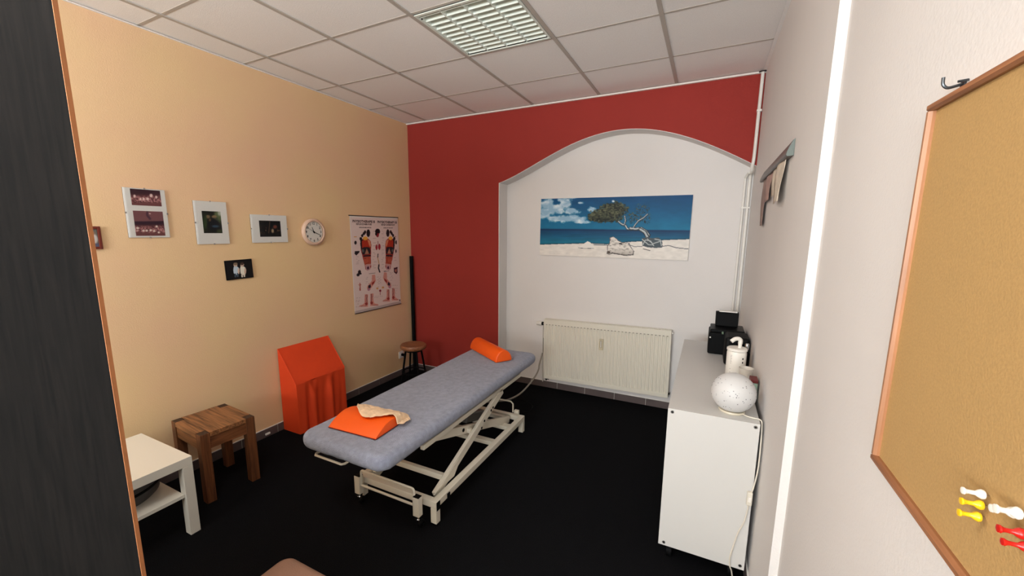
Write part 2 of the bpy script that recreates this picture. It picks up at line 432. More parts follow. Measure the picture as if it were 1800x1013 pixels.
# ------------------------------------------------------------------ ceiling lamps
m_louvre = mat('louvre_white', srgb(235, 242, 232), .25, spec=.8)
m_lampin = mat('lamp_inside_shade', srgb(96, 98, 94), .5)  # dark grey puts the shade behind the louvre blades into the housing colour
m_tube = mat('fluorescent_tube', srgb(240, 240, 235), .3, emit=((1.0, .97, .9, 1), 0.0))
def ceiling_lamp(cx, cy, label):
    t = thing('ceiling_lamp', label, 'ceiling lamp', (cx, cy, H), 0, 'square louvred lamps set into the ceiling grid')
    a = .298
    MB().box(-a, a, -a, a, .085, .09).box(-a, -a+.004, -a, a, .0, .085).box(a-.004, a, -a, a, .0, .085).box(-a+.004, a-.004, -a, -a+.004, 0, .085).box(-a+.004, a-.004, a-.004, a, 0, .085).build('housing', m_lampin, t)
    MB().box(-a, a, -a, -a+.016, -.004, 0).box(-a, a, a-.016, a, -.004, 0).box(-a, -a+.010, -a+.016, a-.016, -.004, 0).box(a-.010, a, -a+.016, a-.016, -.004, 0).build('frame', m_louvre, t)
    # V-shaped reflectors along the tubes
    for k in range(5):
        x = -.284+.142*k; h_ = .014
        x0 = max(x-h_, -.287); x1 = min(x+h_, .287)
        MB().prism([(x-.002 if k else x0, -.002), (x+.002 if k < 4 else x1, -.002), (x1, .045), (x0, .045)], -.28, .28, 'Y').build('reflector', m_louvre, t)
    src = None
    for r_ in range(11):
        y = -.2625+.0525*r_
        for k in range(4):
            xc = -.213+.142*k
            if src is None:
                pr = [(-.002, 0), (.002, 0), (.0045, .016), (.008, .044), (-.008, .044), (-.0045, .016)]
                src = MB().prism(pr, -.0655, .0655, 'X').build('louvre_blade', m_louvre, t, loc=(xc, y, -.001)); continue
            inst(src, t, (xc, y, -.001))
    for k in range(4):
        xc = -.213+.142*k
        MB().cyl((xc, -.27, .062), (xc, .27, .062), .013, n=12).build('tube', m_tube, t)
    for sy in (-1, 1): MB().cyl((-.275, sy*.255, -.006), (-.275, sy*.255, -.003), .005, n=8).build('screw', m_black, t)
    return t
ceiling_lamp((1.520+2.145)/2, -1.5115, 'square white louvred ceiling lamp above the treatment bed')
ceiling_lamp((1.520+2.145)/2, (-3.699-4.324)/2, 'square white louvred ceiling lamp near the window, behind the camera')

# ------------------------------------------------------------------ treatment bed
bed = thing('treatment_bed', 'height-adjustable treatment bed with blue-grey terry sheet on cream scissor frame', 'treatment bed', (1.54, -1.49, 0))
# local coords: x 0 = 1.54, y 0 = -1.49
def W(x, y, z): return (x-1.54, y+1.49, z)
def wn_(x, y, z):
    n = fbm(np.array([x*9+5.0]), np.array([y*9+3.0]))[0]-.5
    n2 = fbm(np.array([x*30+z*40]), np.array([y*30+8.0]))[0]-.5
    e = 1 if z < .03 else 0.25
    return (0, 0, .006*n+.012*n2*e)
sh = slab_rings(.60, 1.96, .090, .075, .034, tuck=.055, pillow=.0, noise=wn_, top_rings=14)
sheet = sh.build('fitted_sheet', m_cloth, bed, loc=W(1.525, -1.53, .510))
# a small gathered tuft at the near corner
pts = [W(1.800-.02, -2.505+.004+.01*k, .522-.003*k+.003*(k % 2)) for k in range(4)]
slab_rings(.46, 1.78, .01, .06, .003, top_rings=2).build('bed_board', m_frame, bed, loc=W(1.525, -1.53, .4925))
# base rails
def rail(a, b, wd=.04, ht=.04, name='base_rail', upv=(0, 0, 1)): return MB().bar(W(*a), W(*b), wd, ht, upv).build(name, m_frame, bed, bevel=.003)
XL_, XRR = 1.262, 1.820; YF, YK = -2.105, -.885
rail((XL_, YF-.02, .125), (XL_, YK+.02, .125)); rail((XRR, YF-.02, .125), (XRR, YK+.02, .125))
rail((XL_+.02, YF, .125), (XRR-.02, YF, .125)); rail((XL_+.02, YK, .125), (XRR-.02, YK, .125))
rail((XL_+.02, -1.33, .115), (XRR-.02, -1.33, .115), .05, .03, 'cross_rail'); rail((XL_+.02, -1.06, .115), (XRR-.02, -1.06, .115), .06, .03, 'cross_rail')
for x in (XL_, XRR):
    for y in (YF, YK):
        MB().box(*[c for c in (x-1.54-.02, x-1.54+.02)], y+1.49-.02, y+1.49+.02, 0.004, .1045).build('leg', m_frame, bed, bevel=.003)
        MB().box(x-1.54-.021, x-1.54+.021, y+1.49-.021, y+1.49+.021, 0, .010).build('rubber_foot', m_black, bed)
MB().box(W(XRR, 0, 0)[0]+.0203, W(XRR, 0, 0)[0]+.023, YF+1.49-.016, YF+1.49+.016, .09, .142).build('end_cap', m_black, bed)
MB().box(W(XRR, 0, 0)[0]+.0203, W(XRR, 0, 0)[0]+.026, YF+1.49+.09, YF+1.49+.115, .100, .135).build('pivot_cover', m_black, bed)
# scissor arms
for sx, xa, xb in ((1, 1.772, 1.722), (-1, 1.308, 1.358)):
    MB().bar(W(xa, -2.045, .120), W(xa, -1.165, .463), .026, .055).build('scissor_arm', m_frame, bed, bevel=.003)
    MB().bar(W(xb, -.935, .118), W(xb, -1.985, .452), .026, .055).build('scissor_arm', m_frame, bed, bevel=.003)
    # gusset plate at the lower pivot of the arm
    d = Vector((0, .88, .343)).normalized()
    MB().prism([(-2.07+1.49, .146), (-1.86+1.49, .146), (-1.80+1.49, .205), (-1.80+1.49, .235), (-2.0+1.49, .162)], xa-1.54+sx*.0135, xa-1.54+sx*.0175, 'X').build('gusset', m_frame, bed)
    # pivot at crossing, black-holed bushings
    for (yy, zz) in ((-1.500, .318), (-1.46, .354), (-1.36, .392), (-1.33, .402)):
        MB().cyl(W(xa+sx*.012, yy, zz-.012), W(xa+sx*.0155, yy, zz-.012), .009, n=10).build('bolt', m_black, bed)
    MB().cyl(W(xb-.0, -1.66, .350), W(xb+sx*.016, -1.66, .350), .013, n=10).build('bolt', m_black, bed)
    MB().bar(W(xa, -2.15, .478), W(xa, -.83, .478), .026, .030).build('top_rail', m_frame, bed, bevel=.003)
for y, z in ((-1.93, .172), (-1.16, .455), (-1.60, .325)):
    MB().bar(W(1.322, y, z), W(1.758, y, z), .03, .036 if z < .3 else .03).build('cross_bar', m_frame, bed, bevel=.003)
MB().bar(W(1.372, -.98, .145), W(1.708, -.98, .145), .03, .03).build('cross_bar', m_frame, bed, bevel=.003)
MB().bar(W(1.372, -1.97, .447), W(1.708, -1.97, .447), .03, .03).build('cross_bar', m_frame, bed, bevel=.003)
for y in (-2.05, -.95): MB().bar(W(1.322, y, .478), W(1.758, y, .478), .03, .028).build('cross_bar', m_frame, bed, bevel=.003)
# lifting motor between the arms
MB().cyl(W(1.50, -1.05, .165), W(1.50, -1.58, .315), .022, n=14).build('actuator_rod', m_chrome, bed)
MB().bar(W(1.50, -1.02, .155), W(1.50, -1.30, .235), .09, .075).build('motor', mat('grey_motor', srgb(90, 88, 84), .5), bed, bevel=.012, seg=3)
# castor stands with foot bar at both ends
def stands(yc, sgn):
    for x in (1.283, 1.735):
        X = x-1.54; Y = yc+1.49
        MB().box(X-.022, X+.022, Y-.018, Y+.018, .055, .172).build('castor_post', m_frame, bed, bevel=.003)
        MB().box(X-.0195, X+.0195, Y-.0155, Y+.0155, .1722, .176).build('plug', m_black, bed)
        MB().cyl((X, Y, .038), (X, Y, .055), .018, n=14).build('castor_collar', m_chrome, bed)
        wh = MB().cyl((X+.024, Y-.012, .024), (X+.042, Y-.012, .024), .024, n=20).build('castor_wheel', m_black, bed, bevel=.003)
        wh2 = MB().cyl((X+.0422, Y-.012, .024), (X+.0435, Y-.012, .024), .010, n=14).build('castor_hub', m_chrome, wh)
        MB().box(X-.006, X+.024, Y-.018, Y-.006, .018, .040).build('castor_fork', m_chrome, bed)
    Y = yc+1.49
    xa, xb = 1.305-1.54, 1.713-1.54
    yy = Y
    c = .018; path = [(xa, yy, .118), (xa, yy, .196)]
    for k in range(1, 6): t = PI/2*k/5; path.append((xa+c-c*math.cos(t), yy, .196+c*math.sin(t)))
    for k in range(0, 6): t = PI/2*k/5; path.append((xb-c+c*math.sin(t), yy, .196+c*math.cos(t)))
    path.append((xb, yy, .118))
    MB().tube(path, .0065).build('foot_lever', m_frame, bed)
    MB().tube([(xa-.015, yy, .112), (xb+.015, yy, .112)], .0075).build('foot_lever', m_frame, bed)
stands(-2.158, 1); 
# raised loop at the far end
MB().tube([W(1.42, -.84, .14), W(1.42, -.84, .215), W(1.44, -.84, .232), W(1.70, -.84, .232), W(1.72, -.84, .215), W(1.72, -.84, .14)], .0065).build('foot_lever', m_frame, bed)
MB().box(*W(1.735, 0, 0)[:1], W(1.775, 0, 0)[0], -.855+1.49, -.825+1.49, .05, .165).build('castor_post', m_frame, bed, bevel=.003)
MB().box(W(1.27, 0, 0)[0], W(1.31, 0, 0)[0], -.855+1.49, -.825+1.49, .05, .165).build('castor_post', m_frame, bed, bevel=.003)
MB().tube([W(1.29, -2.10, .472), W(1.29, -2.45, .468), W(1.30, -2.462, .468), W(1.495, -2.462, .468), W(1.505, -2.45, .468), W(1.505, -2.10, .472)], .0065).build('towel_loop', m_frame, bed)
# hand-control cable from the head end
def smooth(pts, n=8):
    P = [Vector(p) for p in pts]; P = [P[0]*2-P[1]]+P+[P[-1]*2-P[-2]]; out = []
    for i in range(1, len(P)-2):
        for k in range(n):
            t = k/n; a, b_, c, d = P[i-1], P[i], P[i+1], P[i+2]
            out.append(.5*((2*b_)+(-a+c)*t+(2*a-5*b_+4*c-d)*t*t+(-a+3*b_-3*c+d)*t*t*t))
    out.append(P[-2]); return out
m_cable = mat('grey_cable', srgb(150, 142, 130), .5)
o = MB().tube(smooth([(1.615, .150, .55), (1.612, .135, .40), (1.600, .08, .28), (1.640, -.05, .26), (1.650, -.2, .22), (1.610, -.40, .14), (1.545, -.55, .11), (1.48, -.68, .13), (1.44, -.80, .16)]), .008).build('power_cable', m_cable)
tag(o, 'grey cable hanging from beside the radiator down to the head end of the bed', 'cable')
o = MB().tube(smooth([(1.62, -.60, .006), (1.72, -.50, .006), (1.70, -.35, .006), (1.55, -.28, .006), (1.42, -.38, .006), (1.40, -.55, .006), (1.50, -.66, .006), (1.60, -.72, .006)]), .004, n=6).build('thin_cable', m_black)
tag(o, 'thin black cable coiled on the carpet under the head end of the bed', 'cable')

# ------------------------------------------------------------------ cushions on the bed
ZT = .6045
def half_roll(L_, wd, h, n=18, power=2.0, r=.0):
    pr = []
    for k in range(n+1):
        t = PI*k/n; pr.append((-wd/2*math.cos(t), h*math.sin(t)**(2/power)))
    return MB().prism(pr, -L_/2, L_/2, 'X')
hr = half_roll(.49, .155, .098)
c = thing('neck_roll', 'orange half-round bolster lying at the far head end of the bed', 'bolster', (1.4705, -.790, ZT), -.587)
o = hr.build('cover', m_orange, c, bevel=.010, seg=3)
for p in o.data.polygons: p.use_smooth = True
# near wedge cushion
c = thing('knee_cushion', 'flat orange half-moon cushion at the near foot end of the bed, under crumpled cloth', 'cushion', (1.489, -2.252, ZT), .05)
pr = [(-.135, 0), (-.133, .008)] + [(-.13+.26*t, .008+.048*math.sin(PI*t)**.8) for t in np.linspace(.04, .96, 16)] + [(.133, .008), (.135, 0)]
o = MB().prism(pr, -.163, .163, 'X').build('cover', m_orange, c, bevel=.006, seg=3)
for p in o.data.polygons: p.use_smooth = True
MB().box(-.164, .164, -.136, .136, 0, .004).build('base_panel', mat('dark_red_vinyl', srgb(120, 20, 8), .5), c)
# crumpled cloth over the rear half of it
m_tissue = mat('apricot_cloth', srgb(240, 206, 168), .8, bump=.3, bscale=90, var=.16, vscale=26)
nx, ny = 56, 24; vs = []; rn = np.random.RandomState(5)
for j in range(ny+1):
    for i in range(nx+1):
        u = i/nx; v = j/ny
        lx = -.130+.335*u
        edge0 = .030-.075*math.sin(PI*min(1,u*1.15))**1.2-.02*u+.008*math.sin(u*9); edge1 = .150-.01*math.sin(u*5)-.03*u
        ww = min(1, 6*min(u+.06, 1.06-u)); mid = (edge0+edge1)/2; ly = mid+(v-.5)*(edge1-edge0)*ww**.6
        t = (ly+.13)/.26; zc = .008+.048*math.sin(PI*min(max(t, 0), 1))**.8 if (abs(lx) < .175 and 0 < t < 1) else .0
        if lx > .155: zc *= max(0, 1-(lx-.155)/.05)
        n1 = float(fbm(np.array([u*7+2.]), np.array([v*4+1.]))[0]); n2 = float(fbm(np.array([u*22+2.]), np.array([v*10+1.]))[0])
        lumps = .012*n1+.010*n2
        vs.append((lx, ly, zc+.006+lumps))
fs = [(j*(nx+1)+i, j*(nx+1)+i+1, (j+1)*(nx+1)+i+1, (j+1)*(nx+1)+i) for j in range(ny) for i in range(nx)]
t = MB().add(vs, fs, True).build('crumpled_cloth', m_tissue)
t.location = (1.489, -2.252, ZT); t.rotation_euler = (0, 0, .05)
sl = t.modifiers.new('thick', 'SOLIDIFY'); sl.thickness = .002; sl.offset = 1
tag(t, 'crumpled apricot cloth draped over the back of the flat orange cushion', 'cloth')

# ------------------------------------------------------------------ orange covered wedge against the left wall
c = thing('covered_wedge', 'tall orange cloth-covered wedge with draped folds against the left wall', 'covered wedge', (.012, -1.515, 0))
NU, NS = 60, 40; vs = []
WY = .50
def wedge_pt(u, s):
    y = (u-.5)*WY
    if s <= 1: return Vector((.004+.196*s, y, .705-.275*s))
    d = s-1   # 0..1 going down
    z = .43*(1-d)
    amp = min(1, d*3.2)*.5+.5*d
    e = min(1, 6*min(u, 1-u))
    f = (.016*math.sin(u*21+.6)+.010*math.sin(u*37+1.9+d*1.2)+.008*math.sin(u*11))*amp*e
    f += .012*math.exp(-((u-.28)/.035)**2)*amp*(1 if u > .28 else 1.6)
    dipt = -.012*math.exp(-((u-.33)/.05)**2)*math.exp(-(d/.25)**2)
    return Vector((.200+f+dipt+.006*d, y, z))
ss = list(np.linspace(0, 1, 12))+list(np.linspace(1, 2, NS))[1:]
for s_ in ss:
    for i in range(NU+1): vs.append(wedge_pt(i/NU, s_))
n1 = NU+1; nr = len(ss)
fs = [(j*n1+i, (j+1)*n1+i, (j+1)*n1+i+1, j*n1+i+1) for j in range(nr-1) for i in range(NU)]
k0 = len(vs); vs += [(0, -WY/2, .705), (0, -WY/2, 0), (0, WY/2, .705), (0, WY/2, 0)]
fs.append(tuple([j*n1 for j in range(nr)]+[k0+1, k0])); fs.append(tuple([j*n1+NU for j in range(nr)][::-1]+[k0+2, k0+3]))
fs.append((k0, k0+1, k0+3, k0+2)); fs.append(tuple([k0]+[i for i in range(n1)]+[k0+2])[::-1]); fs.append(tuple([k0+1]+[(nr-1)*n1+i for i in range(n1)]+[k0+3]))
MB().add(vs, fs, True).build('cover', m_orangecloth, c, bevel=.008)
# seam piping along the slope edges
for sy in (-1, 1): MB().tube([(.006, sy*WY/2, .704), (.20, sy*WY/2, .430)], .004, n=8).build('seam', m_orangecloth, c)

# ------------------------------------------------------------------ wooden stool
st = thing('wooden_stool', 'small square-legged brown wooden stool between white table and orange wedge', 'stool', (.303, -2.440, 0), -.075)
a, b_ = .192, .160
for k in range(4):
    x0 = -a+.0; 
ys = [-b_+.0, -.055, .052, b_]
for k in range(3):
    y0, y1 = ys[k]+.0006, ys[k+1]-.0006
    if k == 1: MB().box(-a, a, y0, y1, .422, .450).build('seat_plank', m_dkwood, st, bevel=.0015)
    elif k == 0: MB().box(-a+.055, a-.055, y0, y1, .422, .450).box(-a, -a+.055, -b_+.055, y1, .422, .450).box(a-.055, a, -b_+.055, y1, .422, .450).build('seat_plank', m_dkwood, st)
    else: MB().box(-a+.055, a-.055, y0, y1, .422, .450).box(-a, -a+.055, y0, b_-.055, .422, .450).box(a-.055, a, y0, b_-.055, .422, .450).build('seat_plank', m_dkwood, st)
for sx in (-1, 1):
    for sy in (-1, 1):
        lx0, lx1 = sorted([sx*a, sx*(a-.053)]); ly0, ly1 = sorted([sy*b_, sy*(b_-.053)])
        lg = MB().box(lx0, lx1, ly0, ly1, 0, .4485).build('leg', m_dkwoodz, st, bevel=.002)
        MB().box(lx0+.002, lx1-.002, ly0+.002, ly1-.002, .4486, .4497).build('end_grain', m_endgrain, lg)
for sy in (-1, 1):
    y0, y1 = sorted([sy*(b_-.006), sy*(b_-.028)]); MB().box(-a+.0535, a-.0535, y0, y1, .345, .4215).build('apron', m_dkwood, st)
for sx in (-1, 1):
    x0, x1 = sorted([sx*(a-.006), sx*(a-.028)]); MB().box(x0, x1, -b_+.0535, b_-.0535, .345, .4215).build('apron', wood('dark_brown_oak_y', srgb(84, 46, 24), srgb(140, 86, 50), 1, 'Y', .4), st)

# ------------------------------------------------------------------ white side table
lt = thing('side_table', 'low square white side table with shelf at the left wall, partly behind black door', 'side table', (.405, -3.029, 0))
MB().box(-.275, .275, -.275, .275, .400, .450).build('table_top', m_lack, lt, bevel=.002)
for sx in (-1, 1):
    for sy in (-1, 1):
        x0, x1 = sorted([sx*.275, sx*.225]); y0, y1 = sorted([sy*.275, sy*.225]); MB().box(x0, x1, y0, y1, 0, .3995).build('leg', m_lack, lt, bevel=.002)
MB().box(-.262, .262, -.224, .224, .225, .243).build('shelf', m_lack, lt)
pt = thing('round_container', 'dark grey round container on the shelf of the white side table', 'container', (.385, -3.005, .2435))
MB().lathe([(.0, 0), (.175, 0), (.195, .02), (.200, .07), (.190, .115), (.16, .13), (0, .135)], n=40).build('body', mat('dark_grey_plastic', srgb(66, 64, 64), .45), pt)
MB().lathe([(.198, .060), (.2025, .064), (.2025, .074), (.197, .078)], n=40).build('rim', m_black, pt)

# ------------------------------------------------------------------ round stool in the far corner
rs = thing('round_stool', 'round wooden stool with black metal legs in the far left corner', 'stool', (.345, -.44, 0))
MB().lathe([(0, .405), (.10, .405), (.128, .414), (.140, .430), (.140, .452), (.132, .462), (.09, .456), (.04, .450), (0, .449)], n=36).build('seat', m_seatwood, rs)
for k in range(4):
    t = PI/4+PI/2*k+.25; cx, cy = math.cos(t), math.sin(t)
    MB().tube([(cx*.085, cy*.085, .406), (cx*.15, cy*.15, .012)], .011).build('leg', m_black, rs)
    MB().cyl((cx*.151, cy*.151, 0), (cx*.151, cy*.151, .014), .014, n=10).build('rubber_foot', m_black, rs)
MB().tube([(.125*math.cos(t), .125*math.sin(t), .16) for t in np.linspace(0, 2*PI, 33)[:-1]], .007, closed=True, n=8).build('ring', m_black, rs)
MB().cyl((0, 0, .390), (0, 0, .405), .09, n=24).build('plate', m_black, rs)

# pole in the corner
o = thing('black_pole', 'tall black pole standing upright in the far left corner', 'pole', (.036, -.040, 0))
MB().cyl((0, 0, 0.01), (-.004, .0, 1.372), .021, n=20).build('shaft', m_black, o)
MB().cyl((0, 0, 0), (0, 0, .01), .022, n=20).build('foot', m_black, o)
MB().cyl((-.004, .0, 1.372), (-.004, .0, 1.380), .022, n=20).build('cap', m_black, o)

# socket on left wall behind the stool
so = thing('wall_socket', 'white wall socket with black plug low on the left wall behind round stool', 'socket', (0, -.245, .245), PI/2)
MB().box(-.04, .04, -.010, -.0005, -.04, .04).build('cover_plate', m_trimw, so, bevel=.003)
MB().cyl((0, -.010, 0), (0, -.013, 0), .022, n=20).build('insert', m_trimw, so)
MB().cyl((.004, -.0132, 0), (.004, -.040, 0), .016, n=16).build('plug', m_black, so)
MB().tube(smooth([(.004, -.038, -.004), (.006, -.046, -.05), (.012, -.03, -.14), (.03, -.024, -.236)]), .004, n=6).build('lead', m_black, so)
o = MB().box(.0, .012, -1.93, -1.89, .020, .036).build('cable_clip', m_trimw, bevel=.003); o.location = (.0095, 0, 0)
tag(o, 'small white clip on the skirting between wooden stool and orange wedge', 'clip')

# ------------------------------------------------------------------ frames on the left wall
def wall_item(name, label, cat, y, z, rz=PI/2, x=0.0, tilt=0, group=None):
    t = thing(name, label, cat, (x, y, z), 0, group); t.rotation_euler = (0, tilt, rz) if tilt else (0, 0, rz)
    return t
m_mat = mat('grey_white_mat', srgb(244, 243, 238), .6)
def clip_frame(label, y, z, w_, h_, photos):
    t = wall_item('clip_frame', label, 'picture frame', y, z, group='frameless glass pictures on the left wall')
    MB().box(-w_/2, w_/2, -.006, -.001, -h_/2, h_/2).build('backboard', mat('hardboard', srgb(110, 84, 60), .7), t)
    MB().box(-w_/2, w_/2, -.0075, -.0061, -h_/2, h_/2).build('mount', m_mat, t)
    for P, pw, ph, cx, cz in photos: P.mesh('photo', pw, ph, t, -.0082, 1.2, cx, cz)
    MB().box(-w_/2, w_/2, -.0108, -.0088, -h_/2, h_/2).build('glass_pane', m_glass, t)
    for sx in (-1, 1): MB().box(sx*w_/2-.004, sx*w_/2+.004, -.0122, -.0110, -.005, .005).box(sx*(w_/2+.0005)-.0008*0, sx*(w_/2+.002), -.0120, -.001, -.004, .004).build('clip', m_chrome, t)
    for sz in (-1, 1): MB().box(-.004, .004, -.0122, -.0110, sz*h_/2-.004, sz*h_/2+.004).build('clip', m_chrome, t)
    return t
# class photos
def crowd(P, x0, x1, y0, y1, top):
    nz = fbm((P.X)*.03, (P.Y)*.03); n3 = fbm(P.X*.06+9, P.Y*.06+4)
    base = np.array([92, 52, 56.]); hi = np.array([196, 140, 138.])
    k = np.clip((n3-.40)*5, 0, 1)*np.clip((P.Y-top)/60, 0, 1)*np.clip((y1-40-P.Y)/40, 0, 1)
    P.c = base+(hi-base)*(k[..., None])*.95
    P.fill(np.clip((top+20-P.Y)/50, 0, 1), (62, 36, 46), .9)
    P.fill((P.Y > y1-60), (128, 80, 78), .7)
    return P
P = Paint(((205, 100), (715, 128), (745, 405), (240, 380)), 50, 30); crowd(P, 205, 745, 110, 400, 200)
for x, y, r in ((283, 228, 20), (380, 280, 18), (432, 275, 20), (500, 275, 22), (560, 215, 26), (650, 240, 20)): P.ell(x, y, r, r*1.2, (238, 205, 200), soft=.5)
P2 = Paint(((250, 455), (760, 490), (820, 930), (325, 940)), 50, 46); crowd(P2, 250, 820, 460, 935, 730)
P2.fill((P2.Y < 665), (138, 92, 94), .85); P2.fill(np.clip((P2.Y-655)/10, 0, 1)*np.clip((740-P2.Y)/30, 0, 1), (56, 34, 48), .9)
P2.line([(490, 470), (500, 560), (545, 620)], 40, (88, 56, 70)); P2.ell(535, 520, 18, 15, (205, 170, 165))
for x, y, r in ((343, 790, 22), (338, 838, 10), (440, 838, 20), (495, 838, 20), (560, 830, 20), (620, 845, 20), (660, 760, 20), (700, 870, 18)): P2.ell(x, y, r, r, (240, 215, 205), soft=.5)
clip_frame('frameless glass picture with two brown class photos one above the other', -2.527, 1.765, .212, .294, [(P, .152, .096, .006, .0935), (P2, .152, .150, .006, -.0620)])
P = Paint(((1060, 350), (1195, 352), (1212, 525), (1080, 525)), 44, 56)
P.c[:] = (30, 32, 26); P.ell(1175, 400, 30, 60, (96, 108, 74), soft=.6, wob=.3); P.ell(1190, 365, 14, 20, (170, 176, 160), soft=.8)
P.ell(1105, 395, 16, 14, (120, 100, 74), soft=.6); P.ell(1150, 395, 18, 13, (140, 116, 84), soft=.6); P.ell(1085, 440, 14, 60, (44, 60, 34), soft=.7); P.ell(1150, 455, 40, 50, (22, 24, 30), soft=.5, wob=.3); P.ell(1160, 470, 24, 10, (52, 76, 96), soft=.8); P.ell(1120, 420, 8, 12, (96, 72, 54), soft=.6); P.ell(1190, 510, 20, 14, (60, 66, 44), soft=.6)
clip_frame('upright frameless glass picture with dark photo of two people in white mount', -2.1585, 1.715, .213, .292, [(P, .122, .150, .002, .004)])
P = Paint(((135, 195), (275, 200), (280, 308), (142, 308)), 54, 40)
P.c[:] = (20, 18, 17)
n3 = fbm(P.X*.09, P.Y*.09); P.fill(np.clip((n3-.5)*4, 0, 1)*np.clip(1-abs(P.Y-262)/38, 0, 1), (150, 112, 82), .9)
P.line([(205, 205), (196, 280)], 5, (84, 64, 48)); P.ell(240, 240, 12, 14, (120, 66, 52), soft=.6, wob=.4); P.ell(222, 268, 8, 14, (170, 150, 120), soft=.8)
clip_frame('landscape frameless glass picture with dark group photo, next to the clock', -1.735, 1.678, .300, .213, [(P, .178, .124, .004, .000)])
# small black picture
t = wall_item('black_picture', 'small black picture of two pale-clothed children on the left wall', 'picture', -2.003, 1.378, tilt=-.025)
MB().box(-.099, .099, -.012, -.001, -.071, .071).build('board', m_black, t, bevel=.002)
P = Paint(((1220, 692), (1405, 688), (1418, 812), (1238, 828)), 70, 50); P.c[:] = (16, 14, 15)
def kid(P, cx, top, c1, c2, skin, hair):
    P.ell(cx-8, top+14, 13, 13, skin); P.ell(cx-8, top+8, 14, 10, hair); P.ell(cx, top+58, 21, 30, c1, wob=.15); P.ell(cx-14, top+46, 8, 22, c1); P.ell(cx+14, top+60, 7, 22, skin)
    P.line([(cx-8, top+82), (cx-8, top+100)], 11, c2); P.line([(cx+8, top+80), (cx+8, top+98)], 11, c2)
kid(P, 1298, 706, (172, 186, 196), (60, 72, 84), (196, 170, 150), (120, 100, 80)); kid(P, 1345, 708, (214, 208, 192), (204, 194, 176), (190, 160, 140), (70, 50, 40))
P.mesh('photo', .190, .134, t, -.0128, 1.2)
# small brown framed photo partly hidden by door
t = wall_item('framed_photo', 'small red-brown framed photo at the left edge, half behind the black door', 'picture frame', -2.815, 1.618)
m_rb = wood('redbrown_wood', srgb(84, 26, 16), srgb(120, 44, 28), 1, 'Z', .35)
for (x0, x1, z0, z1) in ((-.055, -.041, -.064, .064), (.041, .055, -.064, .064), (-.041, .041, .050, .064), (-.041, .041, -.064, -.050)):
    MB().box(x0, x1, -.016, -.001, z0, z1).build('moulding', m_rb, t, bevel=.002)
P = Paint(((0, 0), (100, 0), (100, 120), (0, 120)), 24, 30); P.c[:] = (120, 116, 108); P.ell(72, 66, 26, 36, (212, 208, 204), soft=.3); P.ell(76, 28, 11, 14, (150, 118, 100), soft=.4); P.fill(P.Y > 96, (96, 102, 128)); P.ell(60, 75, 14, 10, (130, 120, 116), soft=.4)
P.mesh('photo', .082, .100, t, -.007, 1.2)
MB().box(-.041, .041, -.0105, -.009, -.05, .05).build('glass_pane', m_glass, t)

# clock
ck = wall_item('wall_clock', 'round wall clock with pale pink-white rim and black numerals', 'clock', -1.340, 1.653)
m_rim = mat('pale_pink_plastic', srgb(222, 188, 164), .35)
MB().lathe([(.0, .001), (.108, .001), (.116, .008), (.117, .022), (.110, .032), (.098, .036), (.091, .031), (.090, .020)], n=56, axis='Y').build('rim', m_rim, ck)
MB().lathe([(0, .0195), (.0905, .0195), (.0905, .018)], n=48, axis='Y').build('dial', mat('dial_white', srgb(240, 236, 228), .6), ck)
for k in range(1, 13):
    t_ = PI/6*k; lettering(str(k), .028, ck, .074*math.sin(t_), -.0200, .074*math.cos(t_), m_black, name='numeral', bold=.03)
def hand(ang, L_, wd, off, name, back=.012):
    d = Vector((math.sin(ang), 0, math.cos(ang))); p = Vector((d.z, 0, -d.x)); o_ = Vector((0, off, 0)); q = Vector((0, .0012, 0))
    vs = [o_-d*back+p*wd, o_+d*L_+p*wd*.5, o_+d*L_-p*wd*.5, o_-d*back-p*wd]; vs += [v+q for v in vs]
    MB().add(vs, [(0,1,2,3),(7,6,5,4),(0,4,5,1),(1,5,6,2),(2,6,7,3),(3,7,4,0)]).build(name, m_black, ck)
hand(math.radians(339), .046, .0035, -.0235, 'hour_hand'); hand(math.radians(112), .070, .0028, -.0252, 'minute_hand'); hand(math.radians(301), .070, .001, -.0268, 'second_hand', .02)
MB().cyl((0, -.020, 0), (0, -.0285, 0), .006, n=16).build('hub', m_black, ck)
MB().lathe([(0, .0325), (.05, .0322), (.0925, .0308)], n=40, axis='Y').build('lens', m_glass, ck)

